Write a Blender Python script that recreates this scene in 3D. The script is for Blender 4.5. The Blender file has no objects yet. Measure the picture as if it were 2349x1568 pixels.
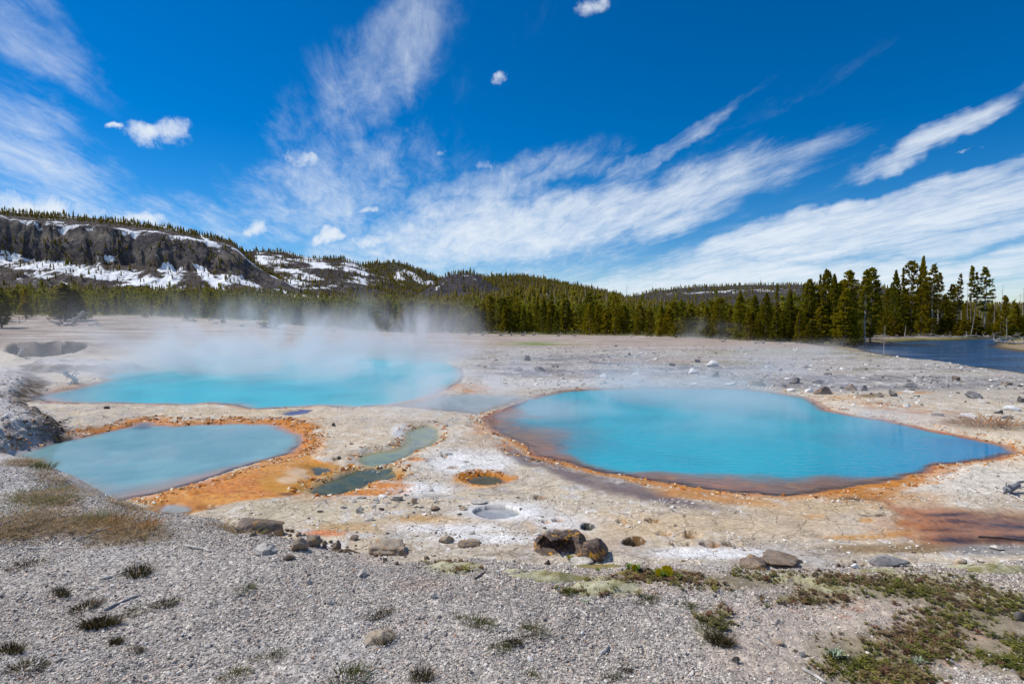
import bpy, bmesh, math, random
import numpy as np

rng = np.random.default_rng(7)
random.seed(7)
sc = bpy.context.scene
C = sc.collection

# ------------------------------------------------------------------ camera
CAM_H = 4.0
F, CX, CY = 1305.0, 1174.5, 784.0          # focal length and centre on a 2349 px wide view
PITCH = math.atan(64 / F)
cp, sp = math.cos(PITCH), math.sin(PITCH)
cam_d = bpy.data.cameras.new('camera')
cam_d.lens = 20.0
cam_d.sensor_width = 36.0
cam_d.clip_start = 0.05
cam_d.clip_end = 20000
cam = bpy.data.objects.new('camera', cam_d)
C.objects.link(cam)
cam.location = (0, 0, CAM_H)
cam.rotation_euler = (math.pi / 2 - PITCH, 0, 0)
sc.camera = cam

# ------------------------------------------------------------------ light
SUN_EL = math.radians(50)
SUN_AZ = math.atan2(-0.94, 0.34)            # from +Y towards +X
sun_dir = (math.sin(SUN_AZ) * math.cos(SUN_EL), math.cos(SUN_AZ) * math.cos(SUN_EL), math.sin(SUN_EL))
sun_d = bpy.data.lights.new('sun', 'SUN')
sun_d.energy = 4.2
sun_d.angle = math.radians(0.5)
sun_d.color = (1.0, 0.945, 0.85)
sun = bpy.data.objects.new('sun', sun_d)
C.objects.link(sun)
sun.rotation_euler = (math.pi / 2 - SUN_EL, 0, math.pi - SUN_AZ)
sun.location = (0, 0, 60)
sc.view_settings.view_transform = 'Standard'
sc.view_settings.look = 'None'
sc.view_settings.gamma = 1.0
sc.view_settings.exposure = 0.0
sc.view_settings.use_curve_mapping = False
cy = sc.cycles
cy.max_bounces = 7
cy.transparent_max_bounces = 24
cy.volume_bounces = 1
cy.volume_max_steps = 256
cy.diffuse_bounces = 2
cy.glossy_bounces = 2
cy.caustics_reflective = False
cy.caustics_refractive = False


# ------------------------------------------------------------------ node helper
class NT:
    def __init__(self, tree):
        self.t = tree
        self.n = tree.nodes
        self.l = tree.links

    def node(self, typ, ins=None, **props):
        nd = self.n.new(typ)
        for k, v in props.items():
            setattr(nd, k, v)
        if ins:
            for k, v in ins.items():
                self.put(nd.inputs[k], v)
        return nd

    def put(self, sock, v):
        if isinstance(v, bpy.types.NodeSocket):
            self.l.new(v, sock)
        elif isinstance(v, bpy.types.Node):
            self.l.new(v.outputs[0], sock)
        else:
            sock.default_value = v

    def m(self, op, a, b=None, c=None, clamp=False):
        nd = self.n.new('ShaderNodeMath')
        nd.operation = op
        nd.use_clamp = clamp
        for i, v in enumerate((a, b, c)):
            if v is not None:
                self.put(nd.inputs[i], v)
        return nd.outputs[0]

    def ss(self, v, a, b, lo=0.0, hi=1.0):
        nd = self.n.new('ShaderNodeMapRange')
        nd.interpolation_type = 'SMOOTHSTEP'
        self.put(nd.inputs['Value'], v)
        self.put(nd.inputs['From Min'], a)
        self.put(nd.inputs['From Max'], b)
        self.put(nd.inputs['To Min'], lo)
        self.put(nd.inputs['To Max'], hi)
        return nd.outputs[0]

    def noise(self, vec, scale, detail=4, rough=0.55, dist=0.0, dim='3D'):
        nd = self.n.new('ShaderNodeTexNoise')
        nd.noise_dimensions = dim
        if vec is not None:
            self.put(nd.inputs['Vector'], vec)
        self.put(nd.inputs['Scale'], scale)
        nd.inputs['Detail'].default_value = detail
        nd.inputs['Roughness'].default_value = rough
        nd.inputs['Distortion'].default_value = dist
        return nd

    def mix(self, f, a, b, blend='MIX'):
        nd = self.n.new('ShaderNodeMix')
        nd.data_type = 'RGBA'
        nd.blend_type = blend
        self.put(nd.inputs[0], f)
        self.put(nd.inputs[6], a)
        self.put(nd.inputs[7], b)
        return nd.outputs[2]

    def ramp(self, f, stops, interp='LINEAR'):
        nd = self.n.new('ShaderNodeValToRGB')
        nd.color_ramp.interpolation = interp
        e = nd.color_ramp.elements
        while len(e) > len(stops):
            e.remove(e[-1])
        while len(e) < len(stops):
            e.new(0.5)
        for el, (p, c) in zip(e, stops):
            el.position = p
            el.color = (c[0], c[1], c[2], 1)
        self.put(nd.inputs[0], f)
        return nd.outputs[0]


def s(r, g, b):
    return tuple(((c / 255) / 12.92 if c / 255 <= 0.04045 else ((c / 255 + 0.055) / 1.055) ** 2.4) for c in (r, g, b))


def px_dir(X, Y):
    a = (X - CX) / F
    b = (CY - Y) / F
    return (a, cp + b * sp, -sp + b * cp)


def az_el(X, Y):
    d = px_dir(X, Y)
    L = math.sqrt(sum(c * c for c in d))
    return math.atan2(d[0], d[1]), math.asin(d[2] / L)


# ------------------------------------------------------------------ world: sky with cirrus and small cumulus
world = bpy.data.worlds.new('World')
sc.world = world
world.use_nodes = True
W = NT(world.node_tree)
W.n.clear()
tc = W.node('ShaderNodeTexCoord').outputs['Generated']
sky = W.node('ShaderNodeTexSky', sky_type='NISHITA')
sky.sun_disc = False
sky.sun_elevation = SUN_EL
sky.sun_rotation = SUN_AZ
sky.altitude = 2200
sky.air_density = 1.0
sky.dust_density = 0.25
sky.ozone_density = 2.2
hs = W.node('ShaderNodeHueSaturation', {'Saturation': 1.5, 'Value': 1.0, 'Color': sky.outputs[0]})
skyc = None
xyz = W.node('ShaderNodeSeparateXYZ', {0: tc})
dx, dy, dz = xyz.outputs
skyc = W.mix(1.0, hs.outputs[0], W.mix(W.ss(dz, 0.02, 0.30), (1.0, 0.97, 1.04, 1), (0.60, 1.0, 1.09, 1)), 'MULTIPLY')
az = W.m('ARCTAN2', dx, dy)
el = W.m('ARCSINE', dz)
th = math.radians(-11.5)
rx = W.m('SUBTRACT', W.m('MULTIPLY', dx, math.cos(th)), W.m('MULTIPLY', dy, math.sin(th)))
ry = W.m('ADD', W.m('MULTIPLY', dx, math.sin(th)), W.m('MULTIPLY', dy, math.cos(th)))
den = W.m('ADD', W.m('MAXIMUM', dz, 0.0), 0.10)
plx = W.m('DIVIDE', rx, den)
ply = W.m('DIVIDE', ry, den)
pv = W.node('ShaderNodeCombineXYZ', {0: W.m('MULTIPLY', plx, 2.6), 1: W.m('MULTIPLY', ply, 0.75), 2: 0.3})
pv2 = W.node('ShaderNodeCombineXYZ', {0: W.m('MULTIPLY', plx, 8.0), 1: W.m('MULTIPLY', ply, 2.6), 2: 1.7})
nA = W.noise(pv.outputs[0], 1.0, 9, 0.62, 0.35).outputs[0]
nB = W.noise(pv2.outputs[0], 1.0, 9, 0.70, 0.45).outputs[0]
nfine = W.noise(tc, 26.0, 8, 0.62, 0.4).outputs[0]
# wind-torn warp of the masks
wn = W.noise(tc, 5.0, 5, 0.6).outputs[1]
wv = W.node('ShaderNodeVectorMath', {0: wn, 1: (0.5, 0.5, 0.5)}, operation='SUBTRACT').outputs[0]
wv = W.node('ShaderNodeVectorMath', {0: wv, 1: (0.17, 0.11, 0.0)}, operation='MULTIPLY').outputs[0]
ae = W.node('ShaderNodeCombineXYZ', {0: az, 1: el, 2: 0.0}).outputs[0]
aew = W.node('ShaderNodeVectorMath', {0: ae, 1: wv}, operation='ADD').outputs[0]
wn2 = W.noise(tc, 22.0, 6, 0.6).outputs[1]
wv2 = W.node('ShaderNodeVectorMath', {0: wn2, 1: (0.5, 0.5, 0.5)}, operation='SUBTRACT').outputs[0]
wv2 = W.node('ShaderNodeVectorMath', {0: wv2, 1: (0.085, 0.050, 0.0)}, operation='MULTIPLY').outputs[0]
aec = W.node('ShaderNodeVectorMath', {0: ae, 1: wv2}, operation='ADD').outputs[0]


def blob(vec, X, Y, L, Wd, ang, amp, hard=0.0):
    a, e = az_el(X, Y)
    k = math.cos(a) ** 2
    mp = W.node('ShaderNodeMapping', {'Vector': vec, 'Location': (a, e, 0), 'Rotation': (0, 0, math.radians(ang)),
                                      'Scale': (L / F * (k + 0.1), Wd / F * (k ** 0.5), 1)}, vector_type='TEXTURE')
    ln = W.node('ShaderNodeVectorMath', {0: mp.outputs[0]}, operation='LENGTH').outputs['Value']
    return W.ss(ln, hard, 1.0, amp, 0.0)



cirrus = None
for args in ((860, 180, 400, 170, 52, 0.50), (760, 430, 460, 170, 15, 0.58), (640, 280, 150, 110, 60, 0.42), (1330, 500, 740, 112, 11, 1.0), (1080, 530, 520, 110, 8, 0.90), (1150, 430, 420, 70, 15, 0.62),
             (1500, 350, 330, 36, 25, 0.62), (2160, 318, 340, 46, 20, 0.95), (1900, 545, 900, 84, 9, 1.04), (2080, 455, 560, 44, 10, 0.92), (1700, 590, 560, 40, 9, 0.92), (2200, 540, 420, 54, 7, 0.95),
             (1850, 640, 1300, 64, 2, 1.05), (1000, 585, 480, 66, 4, 0.82), (60, 340, 320, 190, -35, 0.60),
             (110, 90, 280, 130, -40, 0.46), (420, 490, 480, 90, 0, 0.48), (1250, 90, 500, 90, 30, 0.18), (1750, 260, 600, 40, 24, 0.24),
             (2700, 420, 500, 160, 12, 0.8), (-350, 250, 500, 200, -20, 0.7)):
    b = blob(aew, *args, hard=0.25)
    cirrus = b if cirrus is None else W.m('MAXIMUM', cirrus, b)
# beyond the view the same thin cirrus goes on
far_n = W.noise(tc, 2.3, 3, 0.5).outputs[0]
off = W.m('MULTIPLY', W.ss(W.m('ABSOLUTE', az), 0.95, 1.3), W.ss(far_n, 0.42, 0.62, 0.0, 0.8))
cirrus = W.m('MAXIMUM', cirrus, W.m('MULTIPLY', off, W.ss(dz, 0.0, 0.15)))
lowv = W.m('MULTIPLY', W.ss(dz, 0.0, 0.26, 0.62, 0.0), W.ss(az, -0.75, -0.05, 0.35, 1.0))
cirrus = W.m('MAXIMUM', cirrus, lowv)
tex = W.m('ADD', W.m('ADD', W.m('MULTIPLY', W.m('SUBTRACT', nA, 0.5), 0.80), W.m('MULTIPLY', W.m('SUBTRACT', nB, 0.5), 0.75)), 0.54)
dens_c = W.ss(W.m('ADD', tex, W.m('MULTIPLY', cirrus, 0.62)), 0.62, 1.42)
dens_c = W.m('MULTIPLY', dens_c, W.ss(cirrus, 0.02, 0.5))
cum = None
for args in ((365, 305, 105, 42, 4, 1.0), (262, 296, 26, 15, 0, 0.9), (690, 368, 60, 30, 12, 0.75), (90, 478, 200, 58, -3, 1.0),
             (330, 500, 130, 34, 0, 0.95), (580, 530, 48, 32, 25, 0.95), (755, 545, 50, 26, 3, 1.0), (845, 556, 66, 28, 2, 1.0),
             (1365, 8, 60, 30, 0, 0.75), (1150, 185, 32, 20, 25, 0.6), (840, 478, 44, 17, 0, 0.8), (600, 578, 36, 9, 0, 0.9),
             (1100, 385, 40, 22, -20, 0.6), (1010, 358, 50, 16, 0, 0.5), (2220, 345, 40, 8, 10, 0.5)):
    b = blob(aec, *args)
    cum = b if cum is None else W.m('MAXIMUM', cum, b)
dens_k = W.ss(W.m('ADD', W.m('MULTIPLY', cum, 0.9), W.m('MULTIPLY', nfine, 1.75)), 0.98, 1.90)
dens_k = W.m('MULTIPLY', dens_k, W.ss(cum, 0.03, 0.35))
dens = W.m('MAXIMUM', W.m('MULTIPLY', dens_c, 0.95), W.m('MULTIPLY', dens_k, 0.92), clamp=True)
bg1 = W.node('ShaderNodeBackground', {'Color': skyc, 'Strength': 0.104})
bg2 = W.node('ShaderNodeBackground', {'Color': (0.80, 0.87, 0.95, 1), 'Strength': 1.0})
mx = W.node('ShaderNodeMixShader', {0: dens, 1: bg1.outputs[0], 2: bg2.outputs[0]})
wo = W.node('ShaderNodeOutputWorld', {'Surface': mx.outputs[0]})

# ------------------------------------------------------------------ numpy noise and distance helpers
_p = rng.permutation(512).astype(np.int64)
_perm = np.concatenate([_p, _p])
_ga = rng.uniform(0, 2 * np.pi, 512)
_gx, _gy = np.cos(_ga), np.sin(_ga)


def perlin(x, y, seed=0):
    x = np.asarray(x, float) + seed * 17.31
    y = np.asarray(y, float) - seed * 9.77
    xi = np.floor(x).astype(np.int64)
    yi = np.floor(y).astype(np.int64)
    fx = x - xi
    fy = y - yi
    u = fx * fx * fx * (fx * (fx * 6 - 15) + 10)
    v = fy * fy * fy * (fy * (fy * 6 - 15) + 10)

    def g(ix, iy, ax, ay):
        h = _perm[(_perm[ix & 511] + iy) & 511]
        return _gx[h] * ax + _gy[h] * ay
    a = g(xi, yi, fx, fy)
    b = g(xi + 1, yi, fx - 1, fy)
    c = g(xi, yi + 1, fx, fy - 1)
    d = g(xi + 1, yi + 1, fx - 1, fy - 1)
    return ((a * (1 - u) + b * u) * (1 - v) + (c * (1 - u) + d * u) * v) * 1.41


def fbm(x, y, octv=4, seed=0, gain=0.5):
    t = 0.0
    a = 1.0
    tot = 0.0
    for i in range(octv):
        t = t + a * perlin(x, y, seed + i * 3)
        tot += a
        x = x * 2.03
        y = y * 2.03
        a *= gain
    return t / tot


def sst(a, b, x):
    t = np.clip((x - a) / (b - a), 0, 1)
    return t * t * (3 - 2 * t)


def sdf(poly, x, y, margin=3.0):
    """signed distance to a closed polygon, negative inside; large beyond the margin"""
    P = np.asarray(poly, float)
    x = np.asarray(x, float)
    y = np.asarray(y, float)
    out = np.full(x.shape, 1e3)
    m = (x > P[:, 0].min() - margin) & (x < P[:, 0].max() + margin) & (y > P[:, 1].min() - margin) & (y < P[:, 1].max() + margin)
    if not m.any():
        return out
    px, py = x[m], y[m]
    best = np.full(px.shape, 1e12)
    ins = np.zeros(px.shape, bool)
    n = len(P)
    for i in range(n):
        ax, ay = P[i]
        bx, by = P[(i + 1) % n]
        ex, ey = bx - ax, by - ay
        wx, wy = px - ax, py - ay
        t = np.clip((wx * ex + wy * ey) / (ex * ex + ey * ey + 1e-12), 0, 1)
        d2 = (wx - ex * t) ** 2 + (wy - ey * t) ** 2
        best = np.minimum(best, d2)
        c = ((ay > py) != (by > py)) & (px < ex * (py - ay) / (ey if abs(ey) > 1e-12 else 1e-12) + ax)
        ins ^= c
    d = np.sqrt(best)
    out[m] = np.where(ins, -d, d)
    return out


def toD(x, y, z):
    f = y * cp - (z - CAM_H) * sp
    u = y * sp + (z - CAM_H) * cp
    f = np.maximum(f, 0.02)
    return CX + F * x / f, CY - F * u / f


def plane_pt(X, Y, z):
    d = px_dir(X, Y)
    t = (z - CAM_H) / d[2]
    return d[0] * t, d[1] * t


def interp(x, pts):
    p = np.asarray(pts, float)
    return np.interp(x, p[:, 0], p[:, 1])


def Z7(pts):
    return [(573.5 + x * .2686, 860 + y * .2686) for x, y in pts]


# ------------------------------------------------------------------ shorelines and banks, traced and put on their real levels
POOL_D = {
    'left': [(62, 1032), (100, 1020), (160, 1008), (230, 992), (285, 981), (305, 974), (320, 967), (345, 967), (352, 974), (400, 975), (470, 973), (560, 969),
             (640, 975), (665, 985), (690, 1000), (695, 1018), (680, 1035), (655, 1045), (600, 1060), (540, 1078), (470, 1100),
             (400, 1122), (340, 1136), (290, 1145), (240, 1165), (120, 1145), (20, 1085), (10, 1050)],
    'far': [(72, 914), (113, 900), (183, 887), (239, 873), (225, 866), (235, 858), (300, 852), (362, 846), (368, 820), (420, 815), (483, 815), (573, 811), (700, 811), (842, 813),
            (950, 820), (1030, 832), (1062, 846), (1068, 862), (1058, 876), (1043, 884), (1020, 895), (1003, 906), (960, 918), (909, 929),
            (860, 932), (802, 936), (745, 931), (700, 934), (640, 937), (573, 938), (543, 929), (480, 926), (420, 929), (342, 927), (260, 925), (186, 927), (120, 924)],
    'right': [(1112, 958), (1150, 938), (1200, 915), (1260, 902), (1330, 893), (1450, 888), (1600, 888), (1700, 890), (1780, 900), (1850, 912), (1880, 926),
              (1900, 940), (1960, 955), (2040, 965), (2120, 985), (2200, 1000), (2270, 1015), (2308, 1024), (2326, 1040), (2300, 1050),
              (2200, 1062), (2142, 1070), (2130, 1083), (2090, 1092), (2000, 1108), (1930, 1122), (1850, 1134), (1780, 1138),
              (1700, 1132), (1620, 1122), (1560, 1112), (1480, 1098), (1400, 1085), (1330, 1070), (1270, 1055), (1222, 1046),
              (1200, 1018), (1178, 1006), (1140, 992), (1118, 978)],
    'shallow': [(880, 931), (935, 922), (1003, 908), (1070, 902), (1130, 903), (1200, 906), (1230, 912), (1180, 928), (1130, 943), (1098, 952), (1060, 946), (1000, 941), (950, 936)],
    'middle': Z7([(1330, 490), (1420, 450), (1520, 430), (1610, 470), (1620, 540), (1560, 600), (1430, 650), (1340, 700), (1180, 772), (1020, 790),
                  (960, 770), (930, 730), (950, 690), (1050, 660), (1230, 640), (1330, 590)]),
    'dark': Z7([(490, 990), (560, 940), (700, 880), (760, 850), (900, 810), (1010, 795), (1130, 790), (1220, 790), (1235, 820), (1275, 870), (1180, 900),
                (1060, 910), (960, 970), (870, 990), (760, 1020), (640, 1030), (540, 1010)]),
    'corner': Z7([(500, 800), (560, 788), (640, 788), (700, 800), (712, 820), (640, 850), (580, 862), (540, 850), (530, 820)]),
    'ringed': [(1113 + 45 * math.cos(a), 1103 + 13 * math.sin(a)) for a in np.linspace(0, 6.283, 16)[:-1]],
    'grey': [(1140 + 56 * math.cos(a), 1185 + 15 * math.sin(a)) for a in np.linspace(0, 6.283, 18)[:-1]],
    'lagoon': [(375, 1157), (410, 1155), (440, 1160), (452, 1166), (440, 1176), (400, 1182), (360, 1175)],
    'inlet': [(452, 1164), (470, 1159), (500, 1158), (514, 1163), (490, 1168), (462, 1169)],
    'blue': [(648, 950), (665, 944), (700, 940), (720, 941), (700, 950), (670, 954)],
    'hole': [(1345 + 14 * math.cos(a), 1219 + 7 * math.sin(a)) for a in np.linspace(0, 6.283, 12)[:-1]],
    'brown': [(1455 + 25 * math.cos(a), 1255 + 11 * math.sin(a)) for a in np.linspace(0, 6.283, 13)[:-1]],
}
POOL = {k: [plane_pt(X, Y, 0.0) for X, Y in v] for k, v in POOL_D.items()}
RIVER_Z = -1.0
RIVER = [plane_pt(X, Y, RIVER_Z) for X, Y in
         [(1955, 793), (1975, 803), (1995, 810), (2028, 814), (2063, 822), (2148, 833), (2228, 843), (2349, 857), (2600, 895), (3200, 990),
          (3300, 820), (2600, 806), (2420, 806), (2349, 806), (2300, 800), (2283, 793), (2295, 786), (2330, 778), (2440, 776.5), (2440, 775.5), (2242, 776), (2170, 781), (2120, 780), (2060, 784), (2010, 788)]]
BANK_EDGE = [(-900, 1000), (-200, 1022), (0, 1036), (60, 1042), (105, 1066), (150, 1108), (215, 1122), (300, 1143), (400, 1168), (480, 1180), (540, 1200), (650, 1217), (760, 1245),
             (850, 1262), (930, 1275), (1080, 1268), (1240, 1282), (1400, 1288), (1560, 1283), (1700, 1290), (1900, 1288), (2100, 1277), (2349, 1262), (2700, 1250), (3400, 1235)]


def bank_plane(x, y):
    return 2.30 - 0.045 * y


def bank_pt(X, Y):
    d = px_dir(X, Y)
    t = (CAM_H - 2.30) / (-0.045 * d[1] - d[2])
    return d[0] * t, d[1] * t


BANK = [bank_pt(X, Y) for X, Y in BANK_EDGE] + [(60, -30), (-60, -30)]
MOUND = [  # raised ledges on the left: outline, level it was traced on, height, edge width
    ([(-260, 900), (0, 903), (60, 908), (110, 936), (162, 968), (150, 984), (95, 996), (45, 1010), (0, 1024), (-260, 1060)], 0.7, 0.78, 0.5),
    ([(-300, 838), (0, 838), (60, 842), (95, 862), (80, 885), (60, 900), (0, 906), (-300, 915)], 0.5, 0.55, 1.2),
    ([(60, 828), (110, 823), (215, 823), (300, 829), (352, 837), (350, 843), (270, 846), (215, 842), (150, 842), (95, 845), (60, 840)], 0.4, 0.50, 0.7),
]
MOUND = [([plane_pt(X, Y, zl) for X, Y in p], h, w) for p, zl, h, w in MOUND]
PIT = [plane_pt(X, Y, 0.3) for X, Y in [(12, 808), (20, 798), (40, 791), (100, 789), (150, 788), (196, 792), (200, 800), (170, 812), (100, 822), (50, 822)]]
HOLES = [(1240, 1141, 15, 5, .12), (1280, 1193, 13, 4, .10), (1250, 1196, 10, 4, .08), (1425, 1196, 14, 5, .10), (1497, 1196, 16, 5, .10), (1525, 1222, 18, 5, .07),
         (1590, 1225, 20, 8, .06), (1560, 1246, 26, 5, .12), (1630, 1248, 28, 6, .16), (1680, 1246, 22, 6, .09), (1290, 1219, 38, 7, .10), (1022, 1045, 9, 3, .12), (1038, 1071, 14, 4, .05), (951, 1051, 13, 4, .10), (775, 1052, 16, 3, .06)]
FOREST_R = [(-900, 175), (0, 172), (300, 165), (600, 145), (750, 128), (900, 120), (1300, 113), (1500, 106), (1600, 100), (1700, 92), (1850, 84), (1960, 82), (2010, 130), (2349, 135), (3400, 140)]
FOREST_Y = [(-900, 720), (0, 723), (300, 724), (600, 736), (750, 753), (900, 762), (1300, 768), (1500, 770), (1600, 775), (1700, 780), (1850, 784), (1960, 786), (2010, 768), (2349, 770), (3400, 770)]
E600 = [(-900, 48), (0, 50), (300, 50), (600, 46), (700, 44), (850, 36), (1000, 30), (1150, 22), (1300, 10), (1450, -1), (1600, -8), (1800, -10), (3400, -8)]


def height(x, y, want=False):
    x = np.asarray(x, float)
    y = np.asarray(y, float)
    r = np.hypot(x, y)
    front = y > 0.3
    xd = np.where(front, CX + F * x / np.maximum(y, 0.3), np.where(x < 0, -900, 3400))
    xd = np.clip(xd, -900, 3400)
    # the flat and the rise towards the forest (distances measured along the view axis)
    q = np.where(front, y, r)
    Rf = interp(xd, FOREST_R)
    zf = CAM_H + (720 - interp(xd, FOREST_Y)) * Rf / F
    z = 0.10 + 0.05 * fbm(x * 0.35, y * 0.35, 3, 1) + 0.022 * fbm(x * 2.2, y * 2.2, 4, 5)
    z = z + 0.10 * fbm(x * 0.09, y * 0.09, 2, 8) * sst(30, 70, q)
    t = np.clip((q - 57) / np.maximum(Rf - 57, 5), 0, 1)
    z = z + (zf - 0.1) * t * t * (3 - 2 * t) * 0.5 + (zf - 0.1) * t * 0.5
    ef = 720 - interp(xd, FOREST_Y)
    tt = np.clip(np.log(np.maximum(q, 1) / Rf) / np.log(600 / Rf), 0, 1)
    ef = ef + (interp(xd, E600) - ef) * tt
    qq = np.minimum(q, 620)
    zfar = CAM_H + ef * qq / F + 3.0 * fbm(x * 0.012, y * 0.012, 3, 4) * sst(Rf, Rf + 160, q)
    z = np.where(q > Rf, zfar, z)
    # rough sinter on the right-hand flat
    rr = sst(1050, 1500, xd) * sst(20, 32, q) * (1 - sst(70, 90, q))
    z = z + rr * (0.05 * fbm(x * 1.1, y * 1.1, 4, 21) + 0.10 * np.maximum(fbm(x * 0.4, y * 0.4, 3, 22), 0))
    # river valley
    wx = x + 0.9 * fbm(x * 0.25, y * 0.25, 3, 31)
    wy = y + 0.9 * fbm(x * 0.25, y * 0.25, 3, 33)
    sr = sdf(RIVER, wx, wy, 14)
    k = 1 - sst(0.4, 9.0, np.where(y > 90, sr * 3.0, sr))
    z = z * (1 - k) + (RIVER_Z + 0.16) * k
    ri = sr < 0.6
    z = np.where(ri, RIVER_Z + 0.16 - 0.5 * sst(0.6, -1.2, sr), z)
    # ledges on the left and the steaming pit
    wa = 0.28 * fbm(x * 0.9, y * 0.9, 4, 41)
    wb = 0.28 * fbm(x * 0.9, y * 0.9, 4, 43)
    md = np.full(x.shape, 1e3)
    for poly, h, wd in MOUND:
        d = sdf(poly, x + 1.5 * wa + 0.10 * fbm(x * 5, y * 5, 3, 45), y + 1.5 * wb + 0.10 * fbm(x * 5, y * 5, 3, 46), 6)
        md = np.minimum(md, d)
        top = h + 0.22 * fbm(x * 0.8, y * 0.8, 4, 47) + 0.20 * fbm(x * 2.6, y * 2.6, 4, 48)
        z = np.where(d < 0.3, np.maximum(z, 0.05 + (top - 0.05) * (1 - sst(-wd, 0.15, d))), z)
    dpit = sdf(PIT, x + wa, y + wb, 5)
    z = np.where(dpit < 1.5, z + 0.35 * sst(1.5, 0.1, dpit) - 2.2 * sst(0.1, -0.5, dpit), z)
    # foreground bank
    sb = sdf(BANK, x + 0.5 * wa, y + 0.5 * wb, 8)
    bz = bank_plane(x, y) + 0.10 * fbm(x * 0.45, y * 0.45, 3, 51) + 0.030 * fbm(x * 2.6, y * 2.6, 4, 53)
    bz = bz + 0.012 * fbm(x * 11, y * 11, 3, 57)
    kb = 1 - sst(-0.25, 2.3, sb)
    kb = np.where(sb < -0.25, 1, kb)
    z = np.where(sb < 4, z * (1 - kb) + bz * kb, z)
    # pools
    wx = x + 0.22 * fbm(x * 0.8, y * 0.8, 4, 61) + 0.05 * fbm(x * 5, y * 5, 3, 63)
    wy = y + 0.32 * fbm(x * 0.8, y * 0.8, 4, 65) + 0.05 * fbm(x * 5, y * 5, 3, 67)
    ps = {}
    for nme, poly in POOL.items():
        small = nme in ('middle', 'dark', 'corner', 'ringed', 'grey', 'lagoon', 'inlet', 'blue', 'hole', 'brown')
        f_ = 0.35 if small else 1.0
        d = sdf(poly, x + (wx - x) * f_, y + (wy - y) * f_, 5)
        ps[nme] = d
        lip = 0.25 if nme in ('grey', 'hole', 'brown', 'ringed') else (0.5 if small else 0.9)
        zz = 0.015 + (z - 0.015) * sst(0, lip, d)
        if nme in ('grey', 'hole', 'brown'):
            zz = z
        dep = {'shallow': 0.10, 'brown': 0.12, 'blue': 0.2, 'right': 0.20, 'far': 0.3, 'left': 0.25}.get(nme, 0.25)
        sl = 0.10 if nme in ('grey', 'hole', 'brown') else 0.7
        inz = -0.02 - dep * sst(0, -sl, d)
        z = np.where(d < 0, np.minimum(inz, z), np.where(d < lip, zz, z))
    for nme in ('right', 'left', 'far', 'dark', 'middle'):
        d = ps[nme]
        m = (d > 0.02) & (d < 1.3) & (sb > 0.5)
        if m.any():
            dm_ = d[m] + 0.12 * fbm(x[m] * 4, y[m] * 4, 3, 73)
            z[m] += (0.045 * np.exp(-((dm_ - 0.30) / 0.12) ** 2) + 0.035 * np.exp(-((dm_ - 0.75) / 0.16) ** 2)) * sst(-0.2, 0.3, fbm(x[m] * 1.3, y[m] * 1.3, 3, 79))
    hm = np.zeros(x.shape)
    for (X, Y, a, b, dep) in HOLES:
        hx, hy = plane_pt(X, Y, 0.1)
        ex = a / F * hy
        ey = b * hy * hy / (F * CAM_H)
        m = (np.abs(x - hx) < ex * 2.5) & (np.abs(y - hy) < ey * 2.5)
        if m.any():
            dd = np.hypot((x[m] - hx) / ex, (y[m] - hy) / ey) + 0.75 * fbm(x[m] * 4.5, y[m] * 4.5, 4, 71)
            v = 1 - sst(0.75, 1.0, dd)
            z[m] -= dep * v
            hm[m] = np.maximum(hm[m], 1 - sst(0.8, 1.25, dd))
    if want:
        return z, dict(sb=sb, ps=ps, sr=sr, xd=xd, q=q, Rf=Rf, hm=hm, md=md, dpit=dpit)
    return z


_ts = np.concatenate([np.geomspace(1.2, 20, 500), np.geomspace(20.1, 420, 500)])


def gp(X, Y):
    """the ground point seen at a place of the view"""
    d = px_dir(X, Y)
    k = _ts / d[1]
    xs, ys, zs = d[0] * k, d[1] * k, CAM_H + d[2] * k
    g = height(xs, ys)
    i = np.argmax(zs < g)
    if zs[i] >= g[i]:
        i = len(xs) - 1
    if i > 0:
        a = (zs[i - 1] - g[i - 1]) / ((zs[i - 1] - g[i - 1]) + (g[i] - zs[i]) + 1e-9)
        x, y = xs[i - 1] + (xs[i] - xs[i - 1]) * a, ys[i - 1] + (ys[i] - ys[i - 1]) * a
    else:
        x, y = xs[0], ys[0]
    return np.array([x, y, float(height(np.array([x]), np.array([y]))[0])])


# ------------------------------------------------------------------ mesh helpers
def npmesh(name, V, Fc):
    V = np.asarray(V, np.float32)
    Fc = np.asarray(Fc, np.int32)
    k = Fc.shape[1]
    me = bpy.data.meshes.new(name)
    me.vertices.add(len(V))
    me.vertices.foreach_set('co', V.ravel())
    me.loops.add(Fc.size)
    me.loops.foreach_set('vertex_index', Fc.ravel())
    me.polygons.add(len(Fc))
    me.polygons.foreach_set('loop_start', np.arange(0, Fc.size, k, dtype=np.int32))
    me.update(calc_edges=True)
    return me


def attr(me, name, typ, data, domain='POINT'):
    a = me.attributes.new(name, typ, domain)
    data = np.asarray(data, np.float32)
    if typ == 'FLOAT_COLOR':
        if data.shape[1] == 3:
            data = np.concatenate([data, np.ones((len(data), 1), np.float32)], 1)
        a.data.foreach_set('color', data.ravel())
    elif typ == 'FLOAT_VECTOR':
        a.data.foreach_set('vector', data.ravel())
    else:
        a.data.foreach_set('value', data.ravel())


def smooth(me, on=True):
    me.polygons.foreach_set('use_smooth', np.full(len(me.polygons), on))


def obj(name, me, mat=None, parent=None, loc=None, rot=None, scale=None):
    o = bpy.data.objects.new(name, me)
    C.objects.link(o)
    if mat is not None and len(me.materials) == 0:
        me.materials.append(mat)
    if parent is not None:
        o.parent = parent
    if loc is not None:
        o.location = loc
    if rot is not None:
        o.rotation_euler = rot
    if scale is not None:
        o.scale = scale if hasattr(scale, '__len__') else (scale,) * 3
    return o


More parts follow.
